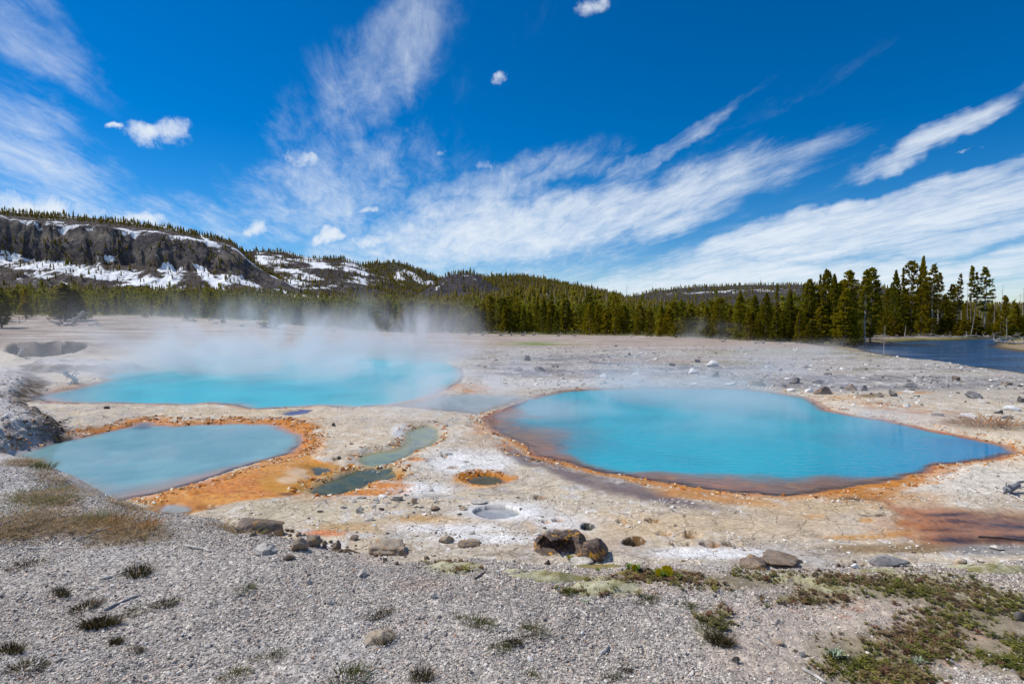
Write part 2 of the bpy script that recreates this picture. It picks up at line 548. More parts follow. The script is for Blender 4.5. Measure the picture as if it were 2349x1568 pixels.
def tag(o, label=None, cat=None, group=None, kind=None):
    if label:
        o['label'] = label
    if cat:
        o['category'] = cat
    if group:
        o['group'] = group
    if kind:
        o['kind'] = kind
    return o


def empty(name, loc, rz=0.0, scale=1.0):
    o = bpy.data.objects.new(name, None)
    C.objects.link(o)
    o.location = loc
    o.rotation_euler = (0, 0, rz)
    o.scale = (scale,) * 3
    o.empty_display_size = 0.2
    return o


def scatter(tV, tF, pos, rz, scl, tilt=None):
    """copies of one template joined into arrays"""
    tV = np.asarray(tV, float)
    tF = np.asarray(tF, np.int64)
    n = len(pos)
    scl = np.asarray(scl, float)
    if scl.ndim == 1:
        scl = np.repeat(scl[:, None], 3, 1)
    c, s_ = np.cos(rz), np.sin(rz)
    P = tV[None] * scl[:, None, :]
    X = P[..., 0] * c[:, None] - P[..., 1] * s_[:, None]
    Y = P[..., 0] * s_[:, None] + P[..., 1] * c[:, None]
    Zz = P[..., 2]
    if tilt is not None:
        X = X + Zz * tilt[:, 0][:, None]
        Y = Y + Zz * tilt[:, 1][:, None]
    V = np.stack([X, Y, Zz], -1) + np.asarray(pos)[:, None, :]
    Fo = tF[None] + (np.arange(n) * len(tV))[:, None, None]
    return V.reshape(-1, 3), Fo.reshape(-1, tF.shape[1])


def join(parts):
    Vs, Fs = [], []
    o = 0
    for V, Fc in parts:
        Vs.append(np.asarray(V, float))
        Fs.append(np.asarray(Fc, np.int64) + o)
        o += len(V)
    return np.concatenate(Vs), np.concatenate(Fs)


def tube(pts, rad, sides=6):
    """tapered tube along points -> quads (as two triangles each)"""
    P = np.asarray(pts, float)
    n = len(P)
    rad = np.asarray(rad, float) * np.ones(n)
    T = np.gradient(P, axis=0)
    T /= np.linalg.norm(T, axis=1)[:, None] + 1e-9
    up = np.array([0, 0, 1.0])
    V = []
    for i in range(n):
        a = np.cross(T[i], up)
        if np.linalg.norm(a) < 0.15:
            a = np.cross(T[i], [1.0, 0, 0])
        a /= np.linalg.norm(a)
        b = np.cross(T[i], a)
        for k in range(sides):
            th_ = 2 * math.pi * k / sides
            V.append(P[i] + rad[i] * (a * math.cos(th_) + b * math.sin(th_)))
    Fc = []
    for i in range(n - 1):
        for k in range(sides):
            a0, a1 = i * sides + k, i * sides + (k + 1) % sides
            Fc += [(a0, a1, a1 + sides), (a0, a1 + sides, a0 + sides)]
    V.append(P[0])
    V.append(P[-1])
    for k in range(sides):
        Fc += [(n * sides, (k + 1) % sides, k), (n * sides + 1, (n - 1) * sides + k, (n - 1) * sides + (k + 1) % sides)]
    return np.array(V), np.array(Fc)


def ico(sub):
    bm = bmesh.new()
    bmesh.ops.create_icosphere(bm, subdivisions=sub, radius=1.0)
    V = np.array([v.co[:] for v in bm.verts])
    Fc = np.array([[v.index for v in f.verts] for f in bm.faces])
    bm.free()
    return V, Fc


ICO = {k: ico(k) for k in (1, 2, 3, 4, 5)}


def noise3(V, f, seed, octv=3):
    return (fbm(V[:, 0] * f + 3.1, V[:, 1] * f, octv, seed) + fbm(V[:, 1] * f, V[:, 2] * f + 1.7, octv, seed + 5) + fbm(V[:, 2] * f - 2.3, V[:, 0] * f, octv, seed + 9)) / 1.7


def rock_mesh(name, seed, dims, sub=3, cuts=9, rough=0.12, flat_bottom=0.35):
    g = np.random.default_rng(seed)
    V, Fc = ICO[sub]
    V = V.copy()
    for i in range(cuts):
        n = g.normal(size=3)
        n /= np.linalg.norm(n)
        d = g.uniform(0.36, 0.78)
        e = V @ n
        V = V - np.maximum(e - d, 0)[:, None] * n
    V *= (1 + rough * noise3(V, 1.6, seed % 60, 4) + 0.5 * rough * noise3(V, 5.0, seed % 50, 3))[:, None]
    V = V / np.abs(V).max(0)
    V[:, 2] = np.where(V[:, 2] < -flat_bottom, -flat_bottom + (V[:, 2] + flat_bottom) * 0.15, V[:, 2])
    V = V * (np.asarray(dims) / 2)
    me = npmesh(name, V, Fc)
    return me


# ------------------------------------------------------------------ materials
def new_mat(name):
    m = bpy.data.materials.new(name)
    m.use_nodes = True
    t = NT(m.node_tree)
    t.n.clear()
    out = t.node('ShaderNodeOutputMaterial')
    return m, t, out


def finish(t, out, col, rough=0.85, bump=None, bstr=0.5, bdist=0.02, spec=0.3):
    b = t.node('ShaderNodeBsdfPrincipled', {'Base Color': col, 'Roughness': rough, 'Specular IOR Level': spec})
    if bump is not None:
        bp = t.node('ShaderNodeBump', {'Height': bump, 'Strength': bstr, 'Distance': bdist})
        t.l.new(bp.outputs[0], b.inputs['Normal'])
    t.l.new(b.outputs[0], out.inputs['Surface'])
    return b


def mat_rock(name, c1, c2, c3=None, scale=6.0, lichen=None, bstr=0.7):
    m, t, out = new_mat(name)
    co = t.node('ShaderNodeTexCoord').outputs['Object']
    rnd = t.node('ShaderNodeObjectInfo').outputs['Random']
    off_ = t.node('ShaderNodeVectorMath', {0: co, 1: t.node('ShaderNodeCombineXYZ', {0: t.m('MULTIPLY', rnd, 37.0), 1: rnd, 2: rnd}).outputs[0]}, operation='ADD').outputs[0]
    n1 = t.noise(off_, scale, 8, 0.65).outputs[0]
    n2 = t.noise(off_, scale * 5, 6, 0.7).outputs[0]
    col = t.mix(t.ss(n1, 0.35, 0.65), (*c1, 1), (*c2, 1))
    if c3 is not None:
        col = t.mix(t.ss(n2, 0.50, 0.68), col, (*c3, 1))
    if lichen is not None:
        n3 = t.noise(off_, scale * 1.7, 5, 0.6, 0.5).outputs[0]
        col = t.mix(t.m('MULTIPLY', t.ss(n3, 0.55, 0.63), t.ss(n2, 0.40, 0.52)), col, (*lichen, 1))
    col = t.mix(1.0, col, t.ramp(rnd, [(0, (0.8, 0.8, 0.8)), (1, (1.15, 1.12, 1.08))]), 'MULTIPLY')
    h = t.m('ADD', t.m('MULTIPLY', n1, 0.6), t.m('MULTIPLY', n2, 0.4))
    finish(t, out, col, 0.9, h, bstr, 0.05)
    return m


def mat_simple(name, c1, c2, scale=8.0, rough=0.8, stretch=None, bstr=0.4, objrand=0.25):
    m, t, out = new_mat(name)
    co = t.node('ShaderNodeTexCoord').outputs['Object']
    if stretch:
        co = t.node('ShaderNodeMapping', {'Vector': co, 'Scale': stretch}).outputs[0]
    n1 = t.noise(co, scale, 6, 0.6).outputs[0]
    col = t.mix(t.ss(n1, 0.3, 0.7), (*c1, 1), (*c2, 1))
    rnd = t.node('ShaderNodeObjectInfo').outputs['Random']
    col = t.mix(1.0, col, t.ramp(rnd, [(0, (1 - objrand,) * 3), (1, (1 + objrand * .5,) * 3)]), 'MULTIPLY')
    finish(t, out, col, rough, n1, bstr, 0.02)
    return m


def mat_foliage(name, c1, c2, trans=0.35, attr_name=None):
    """needles and blades: tone varies per tree and per clump, some light passes through"""
    m, t, out = new_mat(name)
    rnd = t.node('ShaderNodeObjectInfo').outputs['Random']
    tone = t.node('ShaderNodeAttribute', attribute_name='tone').outputs['Fac']
    f = t.m('ADD', t.m('MULTIPLY', rnd, 0.50), t.m('MULTIPLY', tone, 0.62), clamp=True)
    col = t.mix(f, (*c1, 1), (*c2, 1))
    col = t.mix(1.0, col, t.ramp(t.m('FRACT', t.m('MULTIPLY', rnd, 7.3)), [(0, (1.1, 1.0, .8)), (.35, (.8, .95, .95)), (.7, (1.2, 1.12, .8)), (1, (.75, .78, .9))]), 'MULTIPLY')
    if attr_name:
        col = t.node('ShaderNodeAttribute', attribute_name=attr_name).outputs['Color']
    d = t.node('ShaderNodeBsdfPrincipled', {'Base Color': col, 'Roughness': 0.75, 'Specular IOR Level': 0.15})
    tr = t.node('ShaderNodeBsdfTranslucent', {'Color': col})
    mxs = t.node('ShaderNodeMixShader', {0: trans, 1: d.outputs[0], 2: tr.outputs[0]})
    t.l.new(mxs.outputs[0], out.inputs['Surface'])
    return m


def mat_ground():
    m, t, out = new_mat('sinter ground')
    pos = t.node('ShaderNodeNewGeometry').outputs['Position']
    col = t.node('ShaderNodeAttribute', attribute_name='Col').outputs['Color']
    gr = t.node('ShaderNodeAttribute', attribute_name='gravel').outputs['Fac']
    wet = t.node('ShaderNodeAttribute', attribute_name='wet').outputs['Fac']
    # gravel cells
    v1 = t.node('ShaderNodeTexVoronoi', {'Vector': pos, 'Scale': 62.0, 'Randomness': 1.0})
    cell = t.node('ShaderNodeSeparateColor', {0: v1.outputs['Color']}).outputs
    v2 = t.node('ShaderNodeTexVoronoi', {'Vector': pos, 'Scale': 24.0, 'Randomness': 1.0})
    cell2 = t.node('ShaderNodeSeparateColor', {0: v2.outputs['Color']}).outputs
    shade = t.ramp(cell[0], [(0.0, (0.45, 0.45, 0.46)), (0.3, (0.76, 0.75, 0.75)), (0.6, (1.0, 0.99, 0.97)), (0.85, (1.3, 1.29, 1.26)), (1.0, (1.7, 1.7, 1.68))])
    shade2 = t.ramp(cell2[1], [(0.0, (0.6, 0.6, 0.63)), (0.5, (1, 1, 1)), (1.0, (1.5, 1.48, 1.45))])
    gcol = t.mix(1.0, t.mix(1.0, col, shade, 'MULTIPLY'), t.mix(0.5, (1, 1, 1, 1), shade2), 'MULTIPLY')
    # mottling of crusts at several sizes
    n1 = t.noise(pos, 1.6, 9, 0.68).outputs[0]
    n2 = t.noise(pos, 14.0, 7, 0.7).outputs[0]
    mt = t.m('ADD', t.m('MULTIPLY', n1, 0.8), t.m('MULTIPLY', n2, 0.7))
    mot = t.ramp(mt, [(0.45, (0.55, 0.53, 0.52)), (0.66, (0.86, 0.85, 0.84)), (0.80, (1.06, 1.05, 1.04)), (0.98, (1.38, 1.38, 1.38))])
    ccol = t.mix(1.0, col, t.mix(t.m('MULTIPLY', wet, 0.45), mot, (1, 1, 1, 1)), 'MULTIPLY')
    wp = t.node('ShaderNodeVectorMath', {0: pos, 1: t.node('ShaderNodeVectorMath', {0: t.noise(pos, 2.2, 4, 0.6).outputs[1], 1: (0.45, 0.45, 0.45)}, operation='MULTIPLY').outputs[0]}, operation='ADD').outputs[0]
    ck = t.node('ShaderNodeTexVoronoi', {'Vector': wp, 'Scale': 1.7}, feature='DISTANCE_TO_EDGE').outputs['Distance']
    ck2 = t.node('ShaderNodeTexVoronoi', {'Vector': wp, 'Scale': 6.5}, feature='DISTANCE_TO_EDGE').outputs['Distance']
    part = t.ss(n1, 0.46, 0.60)
    crack = t.m('MULTIPLY', t.m('MAXIMUM', t.ss(ck, 0.0, 0.035, 1.0, 0.0), t.m('MULTIPLY', t.ss(ck2, 0.0, 0.07, 0.7, 0.0), part)), t.m('MULTIPLY', t.m('SUBTRACT', 1.0, gr), t.m('SUBTRACT', 1.0, wet)))
    crack = t.m('MULTIPLY', crack, t.ss(n2, 0.42, 0.55))
    ccol = t.mix(t.m('MULTIPLY', crack, 0.55), ccol, t.mix(1.0, ccol, (0.42, 0.36, 0.30, 1), 'MULTIPLY'))
    spk = t.node('ShaderNodeTexVoronoi', {'Vector': pos, 'Scale': 17.0})
    sc_ = t.node('ShaderNodeSeparateColor', {0: spk.outputs['Color']}).outputs
    ccol = t.mix(t.m('MULTIPLY', t.m('SUBTRACT', 1.0, wet), 0.55), ccol, t.mix(1.0, ccol, t.ramp(sc_[0], [(0, (.62, .58, .54)), (.25, (.9, .89, .87)), (.7, (1.04, 1.03, 1.02)), (.93, (1.25, 1.25, 1.25)), (1, (1.5, 1.5, 1.5))]), 'MULTIPLY'))
    fin = t.mix(gr, ccol, gcol)
    h = t.m('ADD', t.m('MULTIPLY', t.m('MULTIPLY', t.m('SUBTRACT', 0.6, v1.outputs['Distance']), gr), 0.012),
            t.m('ADD', t.m('MULTIPLY', n2, 0.022), t.m('MULTIPLY', n1, 0.05)))
    h = t.m('SUBTRACT', h, t.m('MULTIPLY', crack, 0.02))
    h = t.m('MULTIPLY', h, t.ss(wet, 0.0, 1.0, 1.0, 0.25))
    ro = t.ss(wet, 0.0, 1.0, 0.95, 0.30)
    b = finish(t, out, fin, ro, h, 0.75, 1.0)
    b.inputs['Specular IOR Level'].default_value = 0.25
    return m


def mat_hill():
    m, t, out = new_mat('hillside')
    pos = t.node('ShaderNodeNewGeometry').outputs['Position']
    col = t.node('ShaderNodeAttribute', attribute_name='Col').outputs['Color']
    snow = t.node('ShaderNodeAttribute', attribute_name='snow').outputs['Fac']
    n1 = t.noise(pos, 0.09, 8, 0.7).outputs[0]
    n2 = t.noise(pos, 0.5, 5, 0.7).outputs[0]
    st = t.node('ShaderNodeMapping', {'Vector': pos, 'Scale': (0.13, 0.13, 0.06)}).outputs[0]
    n3 = t.noise(st, 1.0, 6, 0.65, 0.5).outputs[0]
    mt = t.m('ADD', t.m('MULTIPLY', n1, 0.5), t.m('ADD', t.m('MULTIPLY', n2, 0.3), t.m('MULTIPLY', n3, 0.4)))
    rock = t.mix(1.0, col, t.ramp(mt, [(0.42, (0.35, 0.34, 0.35)), (0.58, (0.9, 0.89, 0.89)), (0.80, (1.9, 1.85, 1.78))]), 'MULTIPLY')
    sm = t.ss(t.m('ADD', snow, t.m('ADD', t.m('MULTIPLY', t.m('SUBTRACT', n2, 0.5), 0.8), t.m('MULTIPLY', t.m('SUBTRACT', n1, 0.5), 1.3))), 0.46, 0.53)
    fin = t.mix(sm, rock, (0.86, 0.88, 0.92, 1))
    h = t.m('MULTIPLY', t.m('ADD', n1, t.m('MULTIPLY', n3, 0.8)), t.ss(sm, 0, 1, 14.0, 1.5))
    finish(t, out, fin, 0.95, h, 1.0, 1.0, 0.1)
    return m


def mat_water(name, scale=(2.2, 5.0, 1), bstr=0.25, rough=0.06, base=None, wscale=1.0, bdist=0.12, refl=0.60):
    """the water's own colour where it is deep, clear towards the shore, rippled surface on top"""
    m, t, out = new_mat(name)
    pos = t.node('ShaderNodeNewGeometry').outputs['Position']
    col = t.node('ShaderNodeAttribute', attribute_name='Col').outputs['Color']
    alp = t.node('ShaderNodeAttribute', attribute_name='alpha').outputs['Fac']
    mp = t.node('ShaderNodeMapping', {'Vector': pos, 'Scale': scale, 'Rotation': (0, 0, 0.35)}).outputs[0]
    n1 = t.noise(mp, 1.3 * wscale, 3, 0.5, 0.4).outputs[0]
    n2 = t.noise(mp, 4.1 * wscale, 3, 0.55, 0.3).outputs[0]
    h = t.m('ADD', t.m('MULTIPLY', n1, 0.7), t.m('MULTIPLY', n2, 0.3))
    bp = t.node('ShaderNodeBump', {'Height': h, 'Strength': bstr, 'Distance': bdist})
    n3 = t.m('ADD', t.m('MULTIPLY', t.noise(pos, 0.30, 5, 0.62, 0.6).outputs[0], 0.75), t.m('MULTIPLY', n2, 0.25))
    body = t.mix(1.0, col, t.ramp(n3, [(0.32, (0.62, 0.78, 0.84)), (0.5, (1.0, 1.0, 1.0)), (0.68, (1.5, 1.10, 1.06))]), 'MULTIPLY')
    if base:
        sn_ = t.noise(t.node('ShaderNodeMapping', {'Vector': pos, 'Scale': (0.10, 0.55, 1), 'Rotation': (0, 0, 0.2)}).outputs[0], 1.0, 5, 0.65).outputs[0]  # streaks imitating reflections on ripples, put into the body colour
        body = t.mix(t.ss(sn_, 0.35, 0.65), tuple(c * 0.45 for c in base) + (1,), tuple(c * 1.5 for c in base) + (1,))
    d = t.node('ShaderNodeBsdfDiffuse', {'Color': body})
    tr = t.node('ShaderNodeBsdfTransparent')
    inner = t.node('ShaderNodeMixShader', {0: alp, 1: tr.outputs[0], 2: d.outputs[0]})
    gl = t.node('ShaderNodeBsdfGlossy', {'Color': (1, 1, 1, 1), 'Roughness': rough, 'Normal': bp.outputs[0]})
    fr = t.node('ShaderNodeFresnel', {'IOR': 1.33, 'Normal': bp.outputs[0]})
    mxs = t.node('ShaderNodeMixShader', {0: t.m('MULTIPLY', fr.outputs[0], refl), 1: inner.outputs[0], 2: gl.outputs[0]})
    t.l.new(mxs.outputs[0], out.inputs['Surface'])
    return m


def mat_steam(name, dens, freq, th0, th1, stretch=(1, 1, 1), zfall=2.0, aniso=0.2, step=0.35):
    m, t, out = new_mat(name)
    tco = t.node('ShaderNodeTexCoord')
    gen = tco.outputs['Generated']
    pos = t.node('ShaderNodeNewGeometry').outputs['Position']
    mp = t.node('ShaderNodeMapping', {'Vector': pos, 'Scale': stretch}).outputs[0]
    n = t.noise(mp, freq, 5, 0.6, 0.8).outputs[0]
    g = t.node('ShaderNodeSeparateXYZ', {0: gen}).outputs
    fx = t.m('MULTIPLY', t.ss(g[0], 0.0, 0.3), t.ss(g[0], 0.7, 1.0, 1.0, 0.0))
    fy = t.m('MULTIPLY', t.ss(g[1], 0.0, 0.3), t.ss(g[1], 0.7, 1.0, 1.0, 0.0))
    fz = t.m('POWER', t.ss(g[2], 0.0, 1.0, 1.0, 0.0), zfall)
    low = t.ss(g[2], 0.0, 0.3, 0.08, 0.0)
    body = t.ss(t.m('ADD', n, low), th0, th1)
    dn = t.m('MULTIPLY', t.m('MULTIPLY', t.m('MULTIPLY', fx, fy), fz), t.m('MULTIPLY', body, dens))
    v = t.node('ShaderNodeVolumePrincipled', {'Color': (0.93, 0.95, 1.0, 1), 'Density': dn, 'Anisotropy': aniso})
    t.l.new(v.outputs[0], out.inputs['Volume'])
    try:
        m.cycles.volume_step_rate = step
    except Exception:
        pass
    return m


M_GROUND = mat_ground()
M_HILL = mat_hill()
M_POOL = mat_water('hot spring water', (1.8, 5.0, 1), 0.50, 0.05)
M_POOL_SMALL = mat_water('still spring water', (3, 6, 1), 0.08, 0.03)
M_RIVER = mat_water('river water', (0.5, 1.4, 1), 1.0, 0.05, base=(0.010, 0.060, 0.150), bdist=0.3, refl=0.8)
M_NEEDLE = mat_foliage('pine needles', (0.085, 0.080, 0.009), (0.370, 0.300, 0.013), 0.52)
M_NEEDLE_FAR = mat_foliage('far pine needles', (0.090, 0.085, 0.010), (0.300, 0.250, 0.018), 0.45)
M_BARK = mat_simple('pine bark', s(92, 78, 68), s(140, 124, 112), 3.0, 0.9, (1, 1, 0.2))
M_DEAD = mat_simple('weathered dead wood', s(128, 122, 120), s(196, 190, 186), 5.0, 0.85, (1, 1, 0.3))
M_DRIFT = mat_simple('bleached driftwood', s(150, 142, 136), s(228, 222, 214), 14.0, 0.8)
M_DRIFT_DK = mat_simple('grey split wood', s(96, 98, 104), s(150, 152, 160), 30.0, 0.8)
M_BLEACH = mat_simple('sun bleached stump wood', s(214, 210, 206), s(250, 248, 245), 10.0, 0.8, objrand=.03)
M_DARKWOOD = mat_simple('dark rotten wood', s(48, 42, 40), s(110, 102, 98), 9.0, 0.9)
M_R_DARK = mat_rock('dark volcanic rock', s(66, 56, 52), s(112, 98, 90), s(150, 137, 128), 4.0, s(196, 146, 62))
M_R_BROWN = mat_rock('brown sinter rock', s(112, 98, 88), s(152, 138, 126), s(96, 84, 76), 5.0, s(165, 130, 80))
M_R_GREY = mat_rock('grey rock', s(108, 106, 108), s(160, 158, 158), s(84, 82, 84), 4.0)
M_R_CHAR = mat_rock('charcoal rock', s(78, 75, 75), s(122, 117, 115), None, 4.0)
M_R_WHITE = mat_rock('white sinter rock', s(222, 221, 222), s(250, 250, 250), s(200, 198, 197), 4.0)
M_R_TAN = mat_rock('tan conglomerate', s(160, 146, 130), s(192, 178, 160), s(112, 102, 94), 7.0, s(186, 126, 66))
M_R_PALE = mat_rock('pale grey sinter plates', s(170, 165, 158), s(212, 208, 202), s(120, 114, 108), 9.0)

# ------------------------------------------------------------------ the ground: one sheet out to the horizon
azs = np.concatenate([np.radians(np.linspace(-180, -52, 40, endpoint=False)), np.radians(np.linspace(-52, 52, 660)), np.radians(np.linspace(52, 180, 41))[1:-1]])
rs = np.concatenate([np.geomspace(0.5, 1.7, 10, endpoint=False), np.geomspace(1.7, 62, 690, endpoint=False), np.geomspace(62, 190, 130, endpoint=False), np.geomspace(190, 640, 90, endpoint=False), np.geomspace(640, 7000, 20)])
nA_, nR_ = len(azs), len(rs)
RR, AA = np.meshgrid(rs, azs, indexing='ij')
# rows run straight across inside the view so that far edges stay level
gx = (RR * np.sin(AA)).ravel()
gy = (RR * np.cos(AA)).ravel()
gz, MK = height(gx, gy, True)
GX, GY = toD(gx, gy, gz)
FRONT = gy > 0.5
X_, Y_ = np.where(FRONT, GX, -5000), np.where(FRONT, GY, -5000)

ALB = 0.80
col = np.tile(np.array(s(214, 203, 186)), (len(gx), 1))
grav = np.zeros(len(gx))
wet = np.zeros(len(gx))
q, xd, sb, sr, ps, md, dpit = MK['q'], MK['xd'], MK['sb'], MK['sr'], MK['ps'], MK['md'], MK['dpit']
n_a = fbm(gx * 0.55, gy * 0.55, 5, 101)
n_b = fbm(gx * 1.9, gy * 1.9, 4, 103)
n_c = fbm(gx * 0.16, gy * 0.16, 4, 105)
n_s = fbm(gx * 0.07, gy * 0.32, 4, 107)        # wind- and water-drawn streaks across the plain
n_f = fbm(gx * 6.0, gy * 6.0, 3, 109)


def lay(c, m):
    global col
    m = np.clip(m, 0, 1)[:, None]
    col = col * (1 - m) + np.asarray(s(*c)) * m


def EL(cx, cy_, rx_, ry_, soft=0.6, warp=0.5, ang=0.0):
    ca, sa = math.cos(math.radians(ang)), math.sin(math.radians(ang))
    ux, uy = X_ - cx, Y_ - cy_
    d = np.hypot((ux * ca - uy * sa) / rx_, (ux * sa + uy * ca) / ry_) + warp * (0.7 * n_b + 0.6 * n_a)
    return 1 - sst(1 - soft, 1 + soft * 0.4, d)


def PG(poly, soft=8, warp=14):
    d = sdf(poly, X_ + warp * n_b * 1.4, Y_ + warp * 0.5 * n_a, 60)
    return 1 - sst(-soft, soft * 0.4, d)


def band(d, w, warp=0.6):
    return np.where(d < 0, 1.0, 1 - sst(0.35, 1.0, d / w + warp * n_b + 0.3 * n_f))


nobank = sst(0.0, 1.2, sb)
# far plain
far = sst(50, 66, q)
lay((190, 174, 162), far)
lay((160, 142, 128), far * sst(0.02, 0.3, n_s) * 0.85)
lay((214, 205, 196), far * sst(0.12, 0.35, -n_s) * 0.8)
lay((142, 126, 112), far * (1 - sst(250, 520, xd)) * sst(-0.3, 0.25, n_s + n_a * 0.5) * 0.8)
lay((120, 118, 70), (q > MK['Rf']) * 1.0)
CLEAR = ((660, 682, 95, 12), (770, 690, 60, 8), (560, 694, 60, 8), (100, 670, 55, 6), (1240, 700, 40, 5))
behind = (q > MK['Rf'] + 12) * 1.0
clr = behind * np.maximum.reduce([EL(*e, 0.6, 0.3) for e in CLEAR])
lay((112, 100, 94), clr)
lay((240, 243, 250), behind * np.maximum.reduce([EL(690, 681, 60, 6, 0.5, 0.4), EL(640, 690, 40, 5, 0.5, 0.4), EL(770, 688, 45, 5, 0.5, 0.4), EL(110, 669, 50, 4, .5, .4), EL(250, 660, 60, 4, .5, .4)]))
lay((150, 138, 110), sst(-30, 2, q - MK['Rf']) * (q <= MK['Rf']) * sst(0.0, 0.4, n_c + n_a * 0.4) * 0.5)
# grey rubble flat right of the middle
midr = sst(960, 1150, xd) * sst(27, 32, q) * (1 - sst(58, 74, q))
lay((186, 180, 175), midr * 0.9)
lay((206, 190, 166), midr * sst(0.05, 0.4, n_c + 0.5 * n_a) * 0.35)
lay((134, 133, 138), midr * np.maximum(EL(1420, 842, 420, 30), EL(2050, 884, 420, 24)) * sst(-0.35, 0.2, n_s + 0.5 * n_a) * 0.95)
lay((112, 111, 115), midr * sst(0.05, 0.38, n_a * 0.6 + 0.6 * n_s + 0.4 * n_b) * 0.7)
lay((232, 229, 224), midr * sst(0.08, 0.4, n_b - 0.4 * n_a) * 0.75)
lay((150, 140, 100), midr * sst(0.12, 0.4, n_c + 0.5 * n_b) * EL(1950, 830, 520, 34) * 0.75)
lay((196, 170, 152), EL(1500, 826, 170, 6) * 0.5)
lay((220, 218, 216), np.maximum(EL(1300, 878, 260, 11), EL(1150, 880, 60, 20)) * 0.8)
lay((150, 152, 84), EL(1235, 788, 130, 5.5, 0.8) * sst(-0.3, 0.15, n_b + n_s) * 0.95)
lay((110, 142, 46), EL(1225, 788, 55, 3.2, 0.8) * 0.8)
lay((156, 150, 96), np.maximum(EL(1850, 806, 260, 9), EL(640, 800, 60, 5)) * sst(-0.3, 0.2, n_b) * 0.7)
# river margins
lay((158, 140, 104), (1 - sst(1.0, 6.5, sr + 1.5 * n_b)) * 0.9)
lay((122, 124, 62), (1 - sst(0.7, 4.0, sr * np.where(gy > 90, 1.0, 1.0) + 1.2 * n_a)) * sst(100, 104, gy) * 0.9)
lay((70, 62, 50), (1 - sst(0.2, 0.9, sr)) * 0.8)
# lower sinter flat between the pools
flat = nobank * (1 - sst(24, 30, q))
lay((220, 202, 174), flat * (1 - sst(-0.25, 0.3, n_a)) * 0.75)
lay((194, 178, 156), flat * sst(0.0, 0.35, n_a + 0.5 * n_b) * 0.75)
lay((158, 146, 134), flat * sst(0.25, 0.5, n_b - 0.6 * n_a + 0.4 * n_f) * 0.55)
lay((240, 237, 233), flat * sst(0.05, 0.35, n_b + 0.5 * n_f - 0.3 * n_a) * 0.75)
lay((170, 164, 160), flat * sst(0.15, 0.4, n_c + 0.6 * n_b) * 0.55)
lay((216, 182, 140), flat * sst(0.18, 0.45, n_c + 0.35 * n_b) * EL(1300, 1210, 800, 70) * 0.7)
lay((226, 206, 178), EL(760, 1000, 260, 70) * flat * 0.35)
lay((212, 200, 172), EL(640, 1170, 180, 30) * flat * 0.7)
lay((206, 168, 110), np.maximum(EL(830, 1210, 130, 12), EL(950, 1188, 80, 11)) * flat * 0.7)
lay((222, 128, 70), EL(740, 1222, 60, 7) * flat * 0.8)
for e in ((1075, 1058, 120, 38), (1160, 1172, 130, 26), (1300, 1198, 110, 22), (960, 1120, 90, 18), (1020, 1210, 150, 18), (1120, 1235, 190, 14), (1650, 1268, 200, 16), (870, 1075, 60, 14), (920, 990, 25, 20)):
    lay((246, 246, 247), EL(*e) * flat * 0.92)
# cream rims right of the big pool, orange seeps behind them
dR, dL, dF = ps['right'], ps['left'], ps['far']
rightside = sst(1820, 1900, xd)
lay((234, 216, 190), rightside * (1 - sst(1.2, 3.2, dR + 0.8 * n_b)) * (1 - sst(1062, 1100, Y_) * 0.6) * 0.95)
lay((236, 228, 216), EL(2200, 1100, 230, 45) * 0.85)
for e in ((1930, 912, 80, 7), (2050, 935, 90, 9), (2000, 925, 60, 6), (2130, 945, 100, 7), (2095, 900, 60, 4), (2180, 970, 60, 8)):
    lay((206, 142, 72), EL(*e) * sst(-0.25, 0.2, n_b) * 0.85)
lay((126, 100, 40), EL(2000, 907, 45, 5) * 0.8)
lay((168, 138, 86), EL(2290, 978, 110, 12) * 0.7)
# grey wet apron and orange margin on the near side of the big pool
for e in ((1300, 1085, 130, 18, 0.7, 0.5, -24), (1450, 1122, 170, 22, 0.7, 0.5, -16), (1180, 1040, 70, 16, 0.7, 0.5, -30), (1560, 1150, 130, 12, 0.7, 0.5, -12)):
    m_ = EL(*e) * flat
    lay((122, 106, 106), m_ * 0.85)
    wet = np.maximum(wet, m_ * 0.6)
for e in ((1520, 1108, 150, 20, 0.6, 0.5, -17), (1650, 1142, 170, 14, 0.6, 0.5, -6), (1330, 1070, 120, 9, 0.6, 0.5, -15), (1190, 1015, 50, 14, 0.6, 0.5, -40), (2020, 1128, 120, 12, 0.6, 0.5, 10)):
    m_ = EL(*e) * (dR > -0.2)
    lay((208, 148, 82), m_ * 0.9)
    wet = np.maximum(wet, m_ * 0.5)
n_h = fbm(gx * 14.0, gy * 9.0, 3, 131)
rimv = sst(-0.3, 0.15, n_a + 0.5 * n_b) * (0.65 + 0.35 * sst(-0.25, 0.2, n_f + n_h))
lay((240, 232, 220), (1 - sst(0.0, 0.12, np.abs(dR - 0.75 - 0.5 * n_b))) * flat * (dR < 3) * sst(-0.1, 0.25, n_f) * 0.7)
lay((108, 78, 56), (1 - sst(0.0, 0.10, np.abs(dR - 0.06 - 0.06 * n_f))) * (dR < 1) * 0.7)
lay((210, 140, 62), band(dR, 0.30 + 0.35 * sst(1030, 1090, Y_)) * (dR < 3) * (0.25 + 0.65 * sst(930, 985, Y_)) * (0.4 + 0.6 * rimv))
lay((176, 92, 36), band(dR, 0.16) * (dR < 2) * (0.3 + 0.5 * sst(900, 960, Y_)) * (0.4 + 0.6 * rimv))
lay((206, 130, 22), band(dR, 0.5) * EL(2000, 1115, 260, 30) * 0.9)
